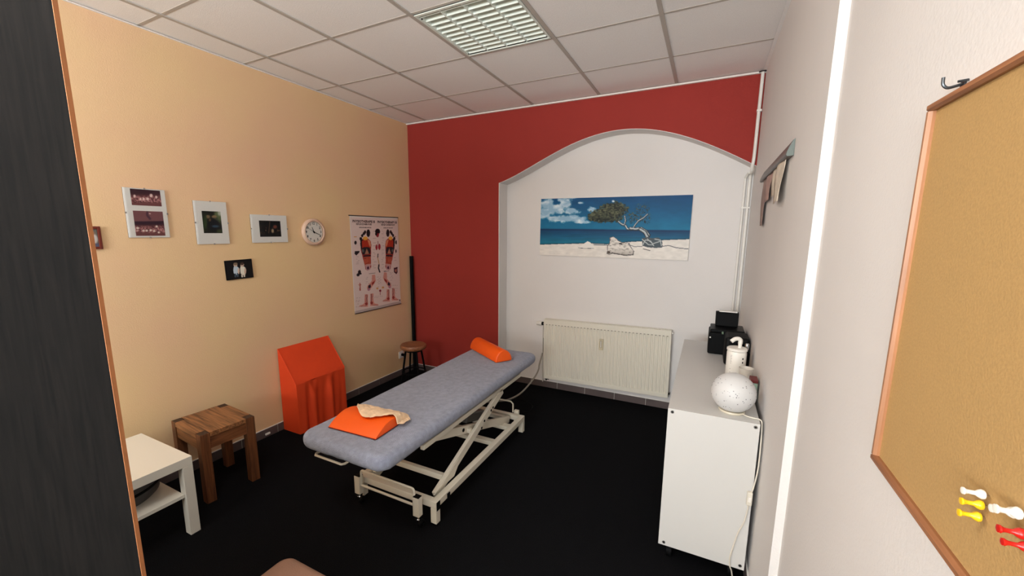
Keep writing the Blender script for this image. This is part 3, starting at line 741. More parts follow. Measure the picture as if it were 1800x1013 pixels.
# ------------------------------------------------------------------ anatomy poster
po = wall_item('anatomy_poster', 'foot reflex zone chart hung on the left wall beside the corner', 'poster', -.565, 1.333)
PW, PH = .690, .968
MB().box(-PW/2, PW/2, -.0045, -.003, -PH/2+.02, PH/2-.008).build('sheet', m_paper, po)
P = Paint(((70, 92), (498, 112), (524, 868), (113, 952)), 170, 240); P.c[:] = (216, 196, 188)
wn2 = fbm(P.X*.02, P.Y*.02)
dk = (34, 26, 30)
def foot(P, s, cx, cy):
    """sole: s=1 left chart (big toe to the right), s=-1 mirrored"""
    f = lambda x, y: (cx+s*x, cy+y)
    P.poly([f(-38, -70), f(-44, -30), f(-40, 20), f(-28, 70), f(-12, 140), f(0, 200), f(18, 212), f(38, 205), f(50, 180), f(46, 120), f(48, 40), f(50, -20), f(44, -60), f(20, -80), f(-10, -85)], (150, 50, 42), wob=2)
    for tx, ty, rx, ry in ((-40, -78, 11, 16), (-28, -106, 10, 14), (-14, -124, 10, 15), (-4, -138, 10, 16), (24, -128, 16, 34)): P.ell(*f(tx, ty), rx, ry, dk)
    P.poly([f(-44, -60), f(-30, -80), f(-20, -60), f(-30, 10), f(-38, 20), f(-44, -30)], dk)
    P.poly([f(-30, -62), f(28, -62), f(38, -20), f(32, 0), f(-28, 4)], (166, 52, 34)); P.poly([f(16, -70), f(40, -60), f(48, -20), f(40, 0), f(30, -20)], (206, 130, 96))
    P.ell(*f(-2, -82), 20, 17, (232, 168, 66))
    P.poly([f(-36, 10), f(-10, -4), f(34, 0), f(44, 30), f(40, 60), f(-24, 66)], (38, 36, 42)); P.poly([f(-6, 60), f(10, 10), f(30, 58)], (170, 120, 96)); P.ell(*f(-22, 30), 9, 14, (90, 96, 90))
    P.poly([f(-18, 72), f(44, 70), f(44, 84), f(-16, 90)], (30, 26, 34)); P.poly([f(-20, 88), f(42, 84), f(42, 150), f(-6, 158)], (178, 84, 62)); P.line([f(-12, 100), f(30, 96), f(32, 140), f(0, 150)], 4, (120, 40, 36))
    P.poly([f(-6, 158), f(46, 150), f(44, 172), f(0, 178)], (196, 150, 140)); P.ell(*f(22, 188), 20, 22, (186, 146, 150)); P.ell(*f(22, 188), 9, 14, (74, 26, 46))
foot(P, 1, 196, 366); foot(P, -1, 424, 366)
# the mirrored sole sits slightly smaller; organs between and beside
P.ell(303, 224, 23, 26, (26, 22, 26)); P.poly([(286, 238), (318, 240), (314, 268), (302, 278), (290, 266)], (140, 36, 44)); P.ell(290, 246, 10, 14, (30, 24, 28))
P.ell(293, 365, 10, 26, (156, 40, 50)); P.ell(319, 362, 11, 28, (156, 40, 50)); P.line([(306, 312), (306, 350)], 4, (120, 60, 60))
P.line([(306, 425), (303, 460), (312, 500), (318, 540)], 7, (180, 140, 90)); P.line([(306, 428), (304, 456)], 8, (36, 28, 34)); P.line([(314, 528), (310, 556), (322, 594)], 12, (38, 30, 38))
P.ell(112, 270, 12, 5, (206, 150, 76)); P.ell(113, 322, 10, 18, dk); P.poly([(106, 400), (148, 396), (144, 412), (120, 438), (106, 424)], dk); P.ell(146, 590, 13, 18, dk); P.ell(134, 616, 13, 14, dk); P.ell(154, 606, 10, 8, dk)
P.line([(150, 694), (152, 760)], 9, (160, 60, 46)); P.line([(138, 706), (150, 716), (160, 706)], 5, (176, 90, 50))
P.ell(474, 270, 8, 5, (176, 130, 110)); P.ell(482, 322, 8, 20, dk); P.ell(480, 403, 7, 16, (60, 40, 44)); P.poly([(458, 556), (496, 548), (496, 600), (484, 616), (458, 596)], (70, 34, 44)); P.poly([(468, 572), (488, 566), (486, 596), (470, 592)], (170, 110, 96))
def ankle(P, s, cx, cy):
    f = lambda x, y: (cx+s*x, cy+y)
    P.poly([f(-12, -74), f(16, -78), f(22, -20), f(8, 4), f(-14, 40), f(-30, 66), f(-50, 72), f(-56, 40), f(-40, 12), f(-14, -16)], (204, 140, 126), wob=2)
    P.poly([f(-14, -2), f(14, -22), f(8, 4), f(-14, 24)], (150, 50, 44)); P.poly([f(-44, 24), f(-24, 12), f(-20, 40), f(-44, 56)], (54, 36, 50)); P.ell(*f(-40, 60), 12, 12, (170, 120, 140))
ankle(P, 1, 264, 694); ankle(P, -1, 376, 674)
def leg(P, s, cx, cy, L_=58):
    f = lambda x, y: (cx+s*x, cy+y)
    P.poly([f(-12, -90), f(14, -92), f(15, -20), f(24, 0), f(L_, 14), f(L_+4, 24), f(-14, 26), f(-14, -10)], (212, 146, 132), wob=2)
    P.line([f(-4, -86), f(-4, -10)], 5, (60, 34, 46)); P.line([f(8, -86), f(8, -20)], 3, (130, 60, 60)); P.ell(*f(0, -2), 12, 14, (150, 60, 56)); P.line([f(0, 16), f(L_, 20)], 3, (120, 60, 50))
leg(P, -1, 204, 890); leg(P, 1, 250, 884); leg(P, -1, 402, 846, 50); leg(P, 1, 452, 836, 50)
P.ell(326, 768, 10, 12, (130, 40, 56)); P.ell(300, 745, 10, 9, (206, 150, 90)); P.ell(352, 738, 12, 9, (206, 150, 90)); P.line([(326, 775), (326, 806)], 4, (150, 60, 70)); P.ell(518, 860, 7, 7, (60, 40, 40))
# thin grey lines of small print
rr = np.random.RandomState(2)
for (x, y0, y1, L_) in ((262, 220, 560, 36), (340, 220, 560, 30), (118, 450, 520, 36), (460, 420, 500, 30), (118, 830, 930, 40), (200, 640, 700, 28), (420, 600, 700, 34), (270, 820, 840, 80), (300, 640, 740, 44), (440, 720, 800, 60)):
    y = y0
    while y < y1: P.line([(x+rr.uniform(-3, 3), y), (x+L_*rr.uniform(.5, 1), y)], 2.0, (150, 122, 118), .8); y += rr.choice([12, 15, 22, 28])
P.line([(226, 606), (282, 602)], 4, (60, 40, 42)); P.line([(360, 588), (410, 584)], 4, (60, 40, 42))
P.mesh('chart_print', PW*.985, PH*.955, po, -.0056, 1.12, 0, .004)
for txt, size, x, z, sx in (('PHYSIOTHERAPIE III', .034, -.163, .425, 1.02), ('PHYSIOTHERAPY III', .034, .175, .425, 1.02), ('REFLEXZONEN FUSS', .023, -.165, .398, 1.0), ('REFLEX ZONES FOOT', .023, .185, .398, .95), ('NACH DR. MED. FUSS', .015, -.15, .366, 1.0), ('ZONES OF THE FOOT', .015, .185, .366, 1.0)):
    if size < .02: txt = {'N': 'REFLEXZONEN AM FUSS', 'Z': 'ZONES OF THE FOOT'}[txt[0]]
    lettering(txt, size, po, x, -.0062, z, m_ink, sx=sx, bold=.035)
MB().cyl((-PW/2-.012, -.006, PH/2-.004), (PW/2+.004, -.006, PH/2-.004), .0045, n=10).build('hanging_rod', mat('dark_rod', srgb(46, 30, 30), .4), po)
MB().box(-PW/2, PW/2, -.012, -.002, -PH/2, -PH/2+.026).build('bottom_rail', mat('grey_pink_rail', srgb(190, 174, 168), .4), po, bevel=.003)
MB().box(-PW/2, PW/2, -.0125, -.002, -PH/2-.006, -PH/2-.0005).build('rail_edge', mat('dark_rod', srgb(46, 30, 30), .4), po)

# ------------------------------------------------------------------ beach picture in the niche
bp_ = thing('beach_picture', 'wide picture of a windswept tree on a beach, hung in the niche', 'picture', (2.2475, YN, 1.703)); bp_.rotation_euler = (0, .008, 0)
MB().box(-.700, .700, -.018, -.001, -.284, .284).build('canvas', m_paper, bp_, bevel=.001)
P = Paint(((78, 128), (1672, 78), (1625, 765), (72, 715)), 400, 164)
X, Y = P.X, P.Y; n1 = fbm(X*.012, Y*.03); n2 = fbm(X*.03, Y*.06)
sky = np.array([2, 66, 112.])[None, None]*(1-np.clip((Y-90)/340, 0, 1)[..., None])+np.array([14, 108, 146.])*np.clip((Y-90)/340, 0, 1)[..., None]
P.c = sky*(.93+.14*n1[..., None])
hz = 438+X*.006
# clouds
cl = np.zeros(X.shape)
for cx, cy, rx, ry in ((130, 190, 120, 60), (160, 250, 150, 50), (370, 170, 85, 60), (290, 230, 110, 50), (440, 250, 90, 32), (380, 330, 160, 36), (520, 335, 110, 26), (250, 325, 120, 22), (665, 235, 48, 32), (540, 165, 32, 16), (460, 110, 50, 12), (900, 148, 16, 12), (110, 300, 90, 24), (560, 365, 80, 14)):
    d = np.sqrt(((X-cx)/rx)**2+((Y-cy)/ry)**2); cl = np.maximum(cl, np.clip((1.22-d+(fbm(X*.02, Y*.03)-.5)*1.5)*2.0, 0, 1))
shade = np.clip((fbm(X*.015+40, Y*.025)-.35)*2, 0, 1)
cc = np.array([150, 182, 204.])+(np.array([250, 250, 248.])-np.array([150, 182, 204.]))*shade[..., None]
P.c = P.c*(1-cl[..., None]*.92)+cc*cl[..., None]*.92
# sea
sea = (Y > hz)
tt = np.clip((Y-hz)/160, 0, 1)[..., None]
seac = (np.array([6, 58, 100.])*(1-tt)+np.array([20, 116, 142.])*tt)*(.88+.24*fbm(X*.008, Y*.12)[..., None])
P.c = np.where(sea[..., None], seac, P.c); P.fill(np.exp(-((Y-hz-6)/9.)**2), (8, 44, 80), .8)
# sand
by = np.interp(X, [72, 300, 520, 640, 840, 1080, 1240, 1420, 1640], [606, 600, 594, 590, 600, 572, 562, 550, 540])
P.fill(np.clip((Y-by+14)/8, 0, 1)*np.clip((by+4-Y)/8, 0, 1), (24, 52, 66), .8)
snd = np.array([224, 218, 210.])*(.93+.12*fbm(X*.02, Y*.05)[..., None]); P.c = np.where((Y > by)[..., None], snd, P.c)
# rocks
P.poly([(530, 632), (630, 566), (660, 580), (698, 626), (690, 640), (560, 640)], (226, 222, 216), wob=3, ws=.06); P.line([(530, 638), (600, 645), (696, 642)], 6, (74, 84, 86))
P.line([(700, 604), (800, 606), (845, 610)], 10, (70, 84, 92), .7)
P.poly([(838, 694), (843, 616), (866, 586), (868, 526), (905, 512), (955, 552), (990, 574), (1066, 580), (1092, 628), (1120, 672), (1110, 716), (1020, 722), (960, 708), (900, 698), (866, 712)], (96, 92, 90), wob=5, ws=.05)
m1 = P.poly([(845, 690), (850, 620), (872, 590), (874, 530), (905, 518), (950, 556), (985, 580), (1060, 585), (1085, 630), (1112, 670), (1104, 708), (1020, 716), (960, 700), (900, 690), (870, 706)], (222, 216, 208), wob=5, ws=.05)
rk = np.clip((fbm(X*.04, Y*.07)-.50)*4, 0, 1)*m1; P.fill(rk, (120, 114, 106), .6); P.fill(np.clip((Y-640)/70, 0, 1)*m1, (120, 112, 104), .45)
P.line([(900, 600), (960, 596), (1040, 606)], 5, (120, 112, 106), .8); P.line([(880, 640), (960, 660), (1060, 650)], 6, (150, 142, 134), .7); P.ell(980, 592, 16, 8, (40, 34, 34)); P.line([(850, 680), (862, 694), (900, 690), (960, 702), (1020, 714), (1100, 708)], 9, (66, 60, 56), .85); P.ell(858, 684, 16, 14, (80, 70, 64))
# tree canopy
def leaves(cx, cy, rx, ry, dens, rot=0):
    Xr, Yr = X-cx, Y-cy
    if rot: Xr, Yr = Xr*math.cos(rot)+Yr*math.sin(rot), -Xr*math.sin(rot)+Yr*math.cos(rot)
    d = np.sqrt((Xr/rx)**2+(Yr/ry)**2)+(fbm(X*.05, Y*.06)-.5)*.7
    k = np.clip((1-d)*5, 0, 1)*np.clip((fbm(X*.12+7, Y*.15)-(.62-dens*.5))*6, 0, 1)
    g = fbm(X*.06+3, Y*.09+60)[..., None]; sh_ = np.clip((Y-cy)/ry*.5+.5, 0, 1)[..., None]; g = np.clip((g-.5)*1.5+.42-.35*(sh_-.4), 0, 1); col = np.array([16, 24, 22.])*(1-g)+np.array([112, 114, 84.])*g
    P.c = P.c*(1-k[..., None])+col*k[..., None]
leaves(900, 235, 155, 85, 1.3, -.12); leaves(780, 300, 165, 75, 1.2, -.08); leaves(900, 230, 150, 78, .9, -.12); leaves(790, 290, 165, 72, .95, -.08); leaves(700, 320, 80, 46, .9); leaves(880, 310, 130, 60, .9); leaves(1000, 230, 60, 70, .6); leaves(1190, 230, 80, 60, .22); leaves(1220, 320, 80, 60, .18); leaves(1100, 320, 70, 60, .3)
tr = (176, 184, 186); td = (40, 50, 58)
for pts, w_ in (([(960, 360), (990, 385), (1030, 400), (1050, 435), (1090, 440)], 20), ([(1022, 300), (1030, 350), (1020, 390)], 12), ([(1250, 280), (1210, 320), (1160, 350), (1130, 390), (1105, 430)], 12), ([(1080, 430), (1130, 436), (1190, 430), (1235, 460), (1262, 500)], 30), ([(1180, 440), (1225, 470), (1250, 520), (1230, 560)], 34)):
    P.line(pts, w_+5, td); P.line([(x-2, y-3) for x, y in pts], w_*.55, tr)
P.poly([(1196, 610), (1200, 530), (1240, 520), (1290, 530), (1360, 524), (1390, 560), (1394, 626), (1330, 634), (1250, 628)], (70, 80, 86), wob=5)
for pts in ([(1205, 600), (1230, 550), (1280, 560), (1310, 610)], [(1250, 540), (1300, 590), (1380, 560)], [(1200, 545), (1260, 600), (1300, 600)], [(1320, 540), (1372, 550), (1384, 610)]): P.line(pts, 9, (176, 182, 182))
P.line([(1380, 620), (1450, 606), (1520, 630), (1630, 642)], 8, (80, 84, 90)); P.line([(1060, 600), (1120, 622), (1200, 618)], 8, (120, 120, 120)); P.line([(1210, 645), (1275, 663)], 8, (84, 80, 78))
P.mesh('picture_print', 1.398, .566, bp_, -.0186, 1.12)

# ------------------------------------------------------------------ radiator
ra = thing('radiator', 'white ribbed panel radiator in the niche below the beach picture', 'radiator', (2.255, .1, .132)); ra.rotation_euler = (0, -.012, 0)
m_rad = mat('radiator_enamel', srgb(226, 220, 204), .35)
RW, RH = 1.228, .640; n_r = 36; pitch_ = (RW-.03)/n_r; pro = []
x = -RW/2; pro = [(x, 0), (x, -.006)]
for k in range(n_r):
    x0 = -RW/2+.015+k*pitch_; pro += [(x0, -.006), (x0+pitch_*.18, -.006), (x0+pitch_*.36, .001), (x0+pitch_*.64, .001), (x0+pitch_*.82, -.006)]
pro += [(RW/2, -.006), (RW/2, 0)]
back = [(RW/2, .006), (-RW/2, .006)]
MB().prism(pro+back, .040, RH-.055, 'Z').build('front_panel', m_rad, ra)
MB().box(-RW/2, RW/2, -.006, .006, 0, .040).build('lower_edge', m_rad, ra, bevel=.002); MB().box(-RW/2, RW/2, -.006, .006, RH-.055, RH).build('upper_edge', m_rad, ra, bevel=.002)
b = MB()
for k in range(n_r):
    x0 = -RW/2+.015+k*pitch_+pitch_*.5; b.box(x0-.007, x0+.007, -.0066, -.006, RH-.056, RH-.050)
b.build('upper_slots', mat('slot_shadow', srgb(120, 112, 98), .6), ra)
b = MB()
for k in range(n_r):
    x0 = -RW/2+.015+k*pitch_+pitch_*.0; b.cyl((x0+.002, -.006, .043), (x0+.002, -.0085, .043), .007, n=8)
b.build('lower_bosses', m_rad, ra)
MB().box(-RW/2, -RW/2+.002, .006, .066, 0, RH).build('side_panel', m_rad, ra); MB().box(RW/2-.002, RW/2, .006, .066, 0, RH).build('side_panel', m_rad, ra)
MB().box(-RW/2+.01, RW/2-.01, .056, .066, .01, RH-.01).build('rear_panel', m_rad, ra)
gb = None
b = MB().box(-RW/2+.002, RW/2-.002, .006, .010, RH-.006, RH).box(-RW/2+.002, RW/2-.002, .060, .064, RH-.006, RH).box(-RW/2+.002, RW/2-.002, .033, .037, RH-.006, RH)
b.build('grille_frame', m_rad, ra)
for k in range(80):
    x0 = -RW/2+.008+k*(RW-.02)/79
    if gb is None: gb = MB().box(-.003, .003, .0102, .0598, RH-.005, RH-.001).build('grille_bar', m_rad, ra, loc=(x0, 0, 0))
    else: inst(gb, ra, (x0, 0, 0))
ht = thing('heat_meter', 'small beige heat meter mounted on the radiator front', 'heat meter', (2.237, .094, .575))
MB().box(-.020, .020, -.022, -.0005, -.055, .055).build('case', mat('beige_plastic', srgb(206, 194, 166), .4), ht, bevel=.005)
MB().box(-.009, .009, -.0232, -.0221, -.030, .040).build('scale_window', mat('meter_window', srgb(150, 138, 112), .3), ht)
MB().box(-.004, .004, -.0242, -.0233, -.028, .036).build('scale', m_paper, ht)
# valve and pipes
vx = -RW/2
MB().cyl((vx-.0, .03, RH-.055), (vx-.018, .03, RH-.055), .010, n=12).build('pipe_stub', m_chrome, ra)
MB().cyl((vx-.018, .03, RH-.055), (vx-.034, .03, RH-.055), .018, n=16).build('valve_collar', m_black, ra)
MB().lathe([(0, vx-.034), (.020, vx-.034), (.022, vx-.05), (.021, vx-.085), (.016, vx-.094), (0, vx-.094)], c=(0, .03, RH-.055), n=20, axis='X').build('thermostat_head', m_trimw, ra)
MB().cyl((RW/2, .03, RH-.03), (RW/2+.014, .03, RH-.03), .009, n=12).build('vent_plug', m_trimw, ra)
MB().cyl((RW/2, .03, .03), (RW/2+.012, .03, .03), .009, n=12).build('drain_plug', m_black, ra)
MB().tube([(vx+.02, .03, -.03), (vx+.02, .03, -.001)], .008).build('pipe_stub', m_black, ra)
MB().box(vx+.01, vx+.05, .02, .04, -.018, -.002).build('lower_valve', m_black, ra)
MB().tube([(vx-.026, .03, RH-.07), (vx-.026, .03, .05), (vx-.02, .03, -.05)], .006).build('supply_pipe', m_trimw, ra)

# heating pipes in the right corner
pp = thing('heating_pipes', 'white heating pipes running down the far right corner behind cabinet', 'pipes', (3.36, 0, 0))
MB().tube(smooth([(.002, -.022, 2.84), (.000, -.022, 2.5), (-.001, -.022, 2.24), (-.006, -.018, 2.17), (-.004, .03, 2.13), (-.002, .12, 2.135), (-.002, .155, 2.10), (-.002, .160, 2.03), (-.001, .160, 1.6), (.0, .160, .10)]), .012, n=12).build('riser_pipe', m_trimw, pp)
MB().tube(smooth([(-.038, .160, .10), (-.034, .160, 1.6), (-.034, .160, 2.06), (-.032, .155, 2.10), (-.022, .12, 2.125), (-.014, .08, 2.13)]), .009, n=12).build('return_pipe', m_trimw, pp)
MB().box(-.046, .016, .150, .180, 1.855, 1.867).build('pipe_clip', m_trimw, pp)
MB().box(-.014, .018, -.034, -.001, 2.56, 2.575).build('pipe_clip', m_trimw, pp)
MB().lathe([(.013, 0), (.026, 0), (.026, .006), (.013, .006)], c=(.002, -.022, 2.838), n=20).build('collar', mat('dark_gap', srgb(50, 40, 38), .6), pp)

# ------------------------------------------------------------------ white cabinet on right
CX0, CX1, CY0, CY1, CZ0, CZ1 = 2.985, 3.3625, -1.80, -.345, .090, .822
cb = thing('sideboard', 'long low white cabinet along the right wall', 'cabinet', ((CX0+CX1)/2, (CY0+CY1)/2, 0))
hx = (CX1-CX0)/2; hy = (CY1-CY0)/2
MB().box(-hx, hx, -hy, -hy+.018, CZ0, CZ1).build('side_panel', m_cab, cb, bevel=.001); MB().box(-hx, hx, hy-.018, hy, CZ0, CZ1).build('side_panel', m_cab, cb, bevel=.001)
MB().box(-hx, hx, -hy+.0183, hy-.0183, CZ1-.018, CZ1).build('top_panel', m_cab, cb); MB().box(-hx, hx, -hy+.0183, hy-.0183, CZ0, CZ0+.018).build('bottom_panel', m_cab, cb)
MB().box(hx-.006, hx, -hy+.0183, hy-.0183, CZ0+.0183, CZ1-.0183).build('back_panel', m_cab, cb)
dw = (2*hy-.0366)/3
for k in range(3):
    y0 = -hy+.0183+k*dw
    d = MB().box(-hx+.001, -hx+.019, y0+.0015, y0+dw-.0015, CZ0+.0200, CZ1-.0200).build('door', m_cab, cb, bevel=.001)
    MB().cyl((-hx-.010, y0+dw*.88, .62), (-hx+.0008, y0+dw*.88, .62), .010, n=14).build('knob', m_chrome, d)
    if k: MB().box(-hx+.022, hx-.0065, y0-.009, y0+.009, CZ0+.0183, CZ1-.0183).build('divider', m_cab, cb)
for (x, z) in ((3.005, .806), (3.346, .806), (3.011, .107), (3.345, .110)):
    sc = MB().cyl((x-3.17375, -hy-.0015, z), (x-3.17375, -hy-.0002, z), .0075, n=14).build('screw', mat('screw_grey', srgb(130, 128, 124), .3, .8), cb)
    MB().cyl((x-3.17375, -hy-.0019, z), (x-3.17375, -hy-.0016, z), .0035, n=6).build('screw_socket', m_black, sc)
for x in (-hx+.05, hx-.05):
    for y in (-hy+.06, 0, hy-.06):
        MB().cyl((x-.012, y, .033), (x+.012, y, .033), .033, n=20).build('castor', m_black, cb)
        MB().box(x-.016, x+.016, y-.016, y+.016, .067, .0895).build('castor_plate', m_black, cb)
MB().box(-hx+.02, hx-.02, -hy+.10, hy-.10, .072, .0895).build('plinth', m_black, cb)

# things on it
m_wplastic = mat('white_plastic', srgb(238, 232, 222), .35)
g = thing('globe_lamp', 'speckled white globe lamp at the near end of white cabinet', 'lamp', (3.256, -1.695, CZ1))
R_ = .0935
prof = [(R_*math.sin(t), .0925-R_*math.cos(t)*.985) for t in np.linspace(math.radians(32), PI, 30)]
m_globe = mat('frosted_globe', srgb(212, 210, 208), .45)
MB().lathe([(0, .008)]+[p for p in prof], n=56).build('globe', m_globe, g)
MB().lathe([(0, 0), (.052, 0), (.056, .004), (.054, .010), (0, .010)], n=36).build('base', mat('cream_plastic', srgb(214, 204, 182), .4), g)
rr = np.random.RandomState(8); src = None; m_dot = mat('star_hole', srgb(96, 92, 98), .6)
ang = []
for k in range(150):
    th = math.acos(rr.uniform(-.75, .8)); ph = rr.uniform(0, 2*PI); ang.append((th, ph, rr.choice([.0011, .0015, .0021])))
b = MB()
for th, ph, r in ang:
    n_ = Vector((math.sin(th)*math.cos(ph), math.sin(th)*math.sin(ph), math.cos(th))); p = Vector((n_.x*R_, n_.y*R_, .0925+n_.z*R_*.985))
    b.cyl(p-n_*.0005, p+n_*.0006, r, n=6)
b.build('star_holes', m_dot, g)
m_cord = mat('cream_cord', srgb(218, 210, 194), .45)
cd = thing('lamp_cord', 'cream lamp cord with inline switch hanging over the cabinet end', 'cord', (3.3, -1.8, 0))
def C_(x, y, z): return (x-3.3, y+1.8, z)
MB().tube(smooth([C_(3.300, -1.722, .8262), C_(3.320, -1.742, .8262), C_(3.342, -1.748, .8262), C_(3.362, -1.752, .8262), C_(3.3715, -1.765, .815), C_(3.3725, -1.790, .74), C_(3.371, -1.808, .62), C_(3.362, -1.812, .53), C_(3.3565, -1.812, .500)]), .003, n=8).build('cord', m_cord, cd)
MB().box(3.340-3.3, 3.362-3.3, -.020, -.003, .435, .500).build('switch', m_cord, cd, bevel=.004)
MB().box(3.345-3.3, 3.357-3.3, -.0225, -.0203, .455, .480).build('rocker', m_wplastic, cd)
MB().tube(smooth([C_(3.350, -1.811, .436), C_(3.347, -1.809, .39), C_(3.340, -1.808, .34), C_(3.322, -1.808, .28), C_(3.308, -1.808, .20), C_(3.300, -1.808, .14), C_(3.303, -1.808, .10), C_(3.312, -1.806, .075), C_(3.322, -1.79, .03), C_(3.34, -1.75, .005)]), .003, n=8).build('cord', m_cord, cd)
# pump bottle
pb = thing('pump_bottle', 'white pump dispenser bottle behind the globe lamp', 'bottle', (3.292, -1.165, CZ1))
MB().lathe([(0, 0), (.046, 0), (.050, .006), (.0505, .150), (.048, .162), (.020, .170), (.0, .171)], n=36).build('bottle_body', m_wplastic, pb)
MB().lathe([(.0, .1712), (.0485, .1640), (.0525, .166), (.0525, .176), (.048, .180), (.0, .181)], n=36).build('cap', m_wplastic, pb)
MB().cyl((0.012, 0, .181), (.012, 0, .215), .010, n=16).build('pump_stem', m_wplastic, pb)
MB().tube(smooth([(.012, 0, .205), (.012, 0, .225), (.0, -.004, .234), (-.018, -.010, .230), (-.034, -.016, .216)]), .0115, n=12).build('nozzle', m_wplastic, pb)
m_lbl = mat('grey_print', srgb(110, 106, 110), .6)
for k, (z, wd) in enumerate(((.140, .024), (.132, .02), (.122, .026), (.112, .018), (.104, .024), (.094, .02), (.060, .016), (.040, .018))):
    b = MB()
    for j in range(5):
        t0 = math.radians(-128+j*wd*260*.3); t1 = math.radians(-128+(j+.6)*wd*260*.3); r0 = .0508
        b.add([(r0*math.cos(t0), r0*math.sin(t0), z), (r0*math.cos(t1), r0*math.sin(t1), z), (r0*math.cos(t1), r0*math.sin(t1), z+.003), (r0*math.cos(t0), r0*math.sin(t0), z+.003)], [(0, 1, 2, 3)])
    b.build('label_print', m_lbl, pb)
for z in (.100, .122):
    b = MB(); t0 = math.radians(-58); t1 = math.radians(-50); r0 = .0509
    b.add([(r0*math.cos(t0), r0*math.sin(t0), z), (r0*math.cos(t1), r0*math.sin(t1), z), (r0*math.cos(t1), r0*math.sin(t1), z+.010), (r0*math.cos(t0), r0*math.sin(t0), z+.010)], [(0, 1, 2, 3)]); b.build('label_symbol', m_black, pb)
# paper cup
cp = thing('white_beaker', 'white tapered paper beaker between pump bottle and globe lamp', 'beaker', (3.330, -1.345, CZ1))
MB().lathe([(0, 0), (.024, 0), (.0245, .001), (.034, .116), (.0355, .118), (.033, .118), (.023, .004), (0, .004)], n=32).build('cup_wall', m_wplastic, cp)
# dark spray bottle
sp = thing('dark_bottle', 'slim dark bottle with silver top behind the white pump bottle', 'bottle', (3.348, -1.065, CZ1))
MB().lathe([(0, 0), (.017, 0), (.018, .004), (.018, .125), (.010, .140), (.009, .150), (0, .150)], n=20).build('bottle_body', m_black, sp)
MB().lathe([(0, .150), (.010, .150), (.011, .153), (.011, .180), (.008, .186), (0, .186)], n=20).build('cap', m_chrome, sp)
# tin with red lid
tn = thing('green_tin', 'pale green box with dark red lid between globe lamp and wall', 'tin', (3.3585, -1.44, CZ1))
MB().box(-.016, .016, -.035, .035, 0, .080).build('tin_body', mat('pale_green', srgb(150, 176, 160), .4), tn, bevel=.003)
MB().box(-.017, .017, -.036, .036, .0803, .098).build('lid', mat('dark_red', srgb(112, 34, 34), .5), tn, bevel=.003)
# black printer and speaker
pr = thing('printer', 'black compact printer with paper in its tray at the far end of the cabinet', 'printer', (3.2555, -.60, CZ1))
MB().box(-.108, .108, -.105, .105, .004, .155).build('printer_body', m_black, pr, bevel=.008)
MB().box(-.100, .106, -.100, .105, .1555, .178).build('scanner_lid', mat('black_gloss', srgb(6, 6, 7), .4, spec=.12), pr, bevel=.006)
MB().add([(-.070, .030, .1785), (.070, .030, .1785), (.070, .100, .1785), (-.070, .100, .1785), (-.072, .050, .275), (.072, .050, .275), (.072, .108, .275), (-.072, .108, .275)], [(0,3,2,1),(4,5,6,7),(0,1,5,4),(1,2,6,5),(2,3,7,6),(3,0,4,7)]).build('paper_tray', m_black, pr, bevel=.005)
MB().box(-.050, .062, .062, .096, .2752, .282).build('paper_stack', m_paper, pr)
MB().cyl((-.098, -.1058, .120), (-.098, -.1085, .120), .005, n=12).build('indicator', m_paper, pr)
MB().box(-.03, -.02, -.1062, -.1052, .150, .168).build('sticker', mat('green_grey', srgb(90, 110, 86), .5), pr)
for sx in (-1, 1): MB().box(sx*.09-.01, sx*.09+.01, -.08, .08, 0, .004).build('foot', m_black, pr)
sk = thing('speaker', 'small black box speaker standing in front of the black printer', 'speaker', (3.306, -.84, CZ1))
MB().box(-.066, .068, -.095, .095, .0, .184).build('cabinet_body', mat('black_soft', srgb(5, 5, 6), .6, spec=.2), sk, bevel=.018, seg=4)
MB().box(-.045, .045, -.0975, -.0952, .03, .15).build('grille', m_black, sk, bevel=.006)
MB().cyl((.03, -.0977, .022), (.03, -.0995, .022), .006, n=12).build('knob', m_chrome, sk)

# ------------------------------------------------------------------ paper holder on the right wall
hd = thing('paper_holder', 'grey aluminium wall rail on the right wall holding sheets of paper', 'paper holder', (XR, -1.21, 2.0), -PI/2)
# local X runs towards the camera
pr_ = [(-.001, -.028), (-.001, .040), (-.007, .034), (-.018, .010), (-.025, -.010), (-.027, -.024), (-.023, -.030)]
HL = .50
MB().add([(-HL, y, z) for y, z in pr_]+[(HL, y, z) for y, z in pr_], [tuple(range(7)), tuple(range(7, 14))[::-1]]+[(i, 7+i, 7+(i+1) % 7, (i+1) % 7) for i in range(7)]).build('rail', mat('dark_grey_aluminium', srgb(104, 98, 94), .45, .2), hd)
for s_ in (-1, 1):
    x0, x1 = sorted([s_*(HL+.0002), s_*(HL+.006)]); MB().add([(x0, y, z) for y, z in pr_]+[(x1, y, z) for y, z in pr_], [tuple(range(7)), tuple(range(7, 14))[::-1]]+[(i, 7+i, 7+(i+1) % 7, (i+1) % 7) for i in range(7)]).build('end_cap', mat('grey_green_plastic', srgb(104, 114, 108), .5), hd)
def sheet_(label, x0, x1, z0, off, m_, curl=.0, lines=0):
    vs = []; n = 14
    for j in range(n+1):
        for i in range(7):
            u = i/6; v = j/n; z = 1.969-2.0+(z0-1.969)*v
            vs.append((x0+(x1-x0)*u, -off-curl*v*v*(.4+.6*u)-.004*math.sin(u*5+v*4), z))
    fs = [(j*7+i, j*7+i+1, (j+1)*7+i+1, (j+1)*7+i) for j in range(n) for i in range(6)]
    o = MB().add(vs, fs, True).build('hanging_paper', m_); o.location = (XR, -1.21, 2.0); o.rotation_euler = (0, 0, -PI/2)
    md = o.modifiers.new('t', 'SOLIDIFY'); md.thickness = .0008
    tag(o, label, 'paper', 'papers hanging from the grey wall rail'); return o
m_psheet = mat('printed_sheet', srgb(222, 208, 188), .6, var=.14, vscale=30)
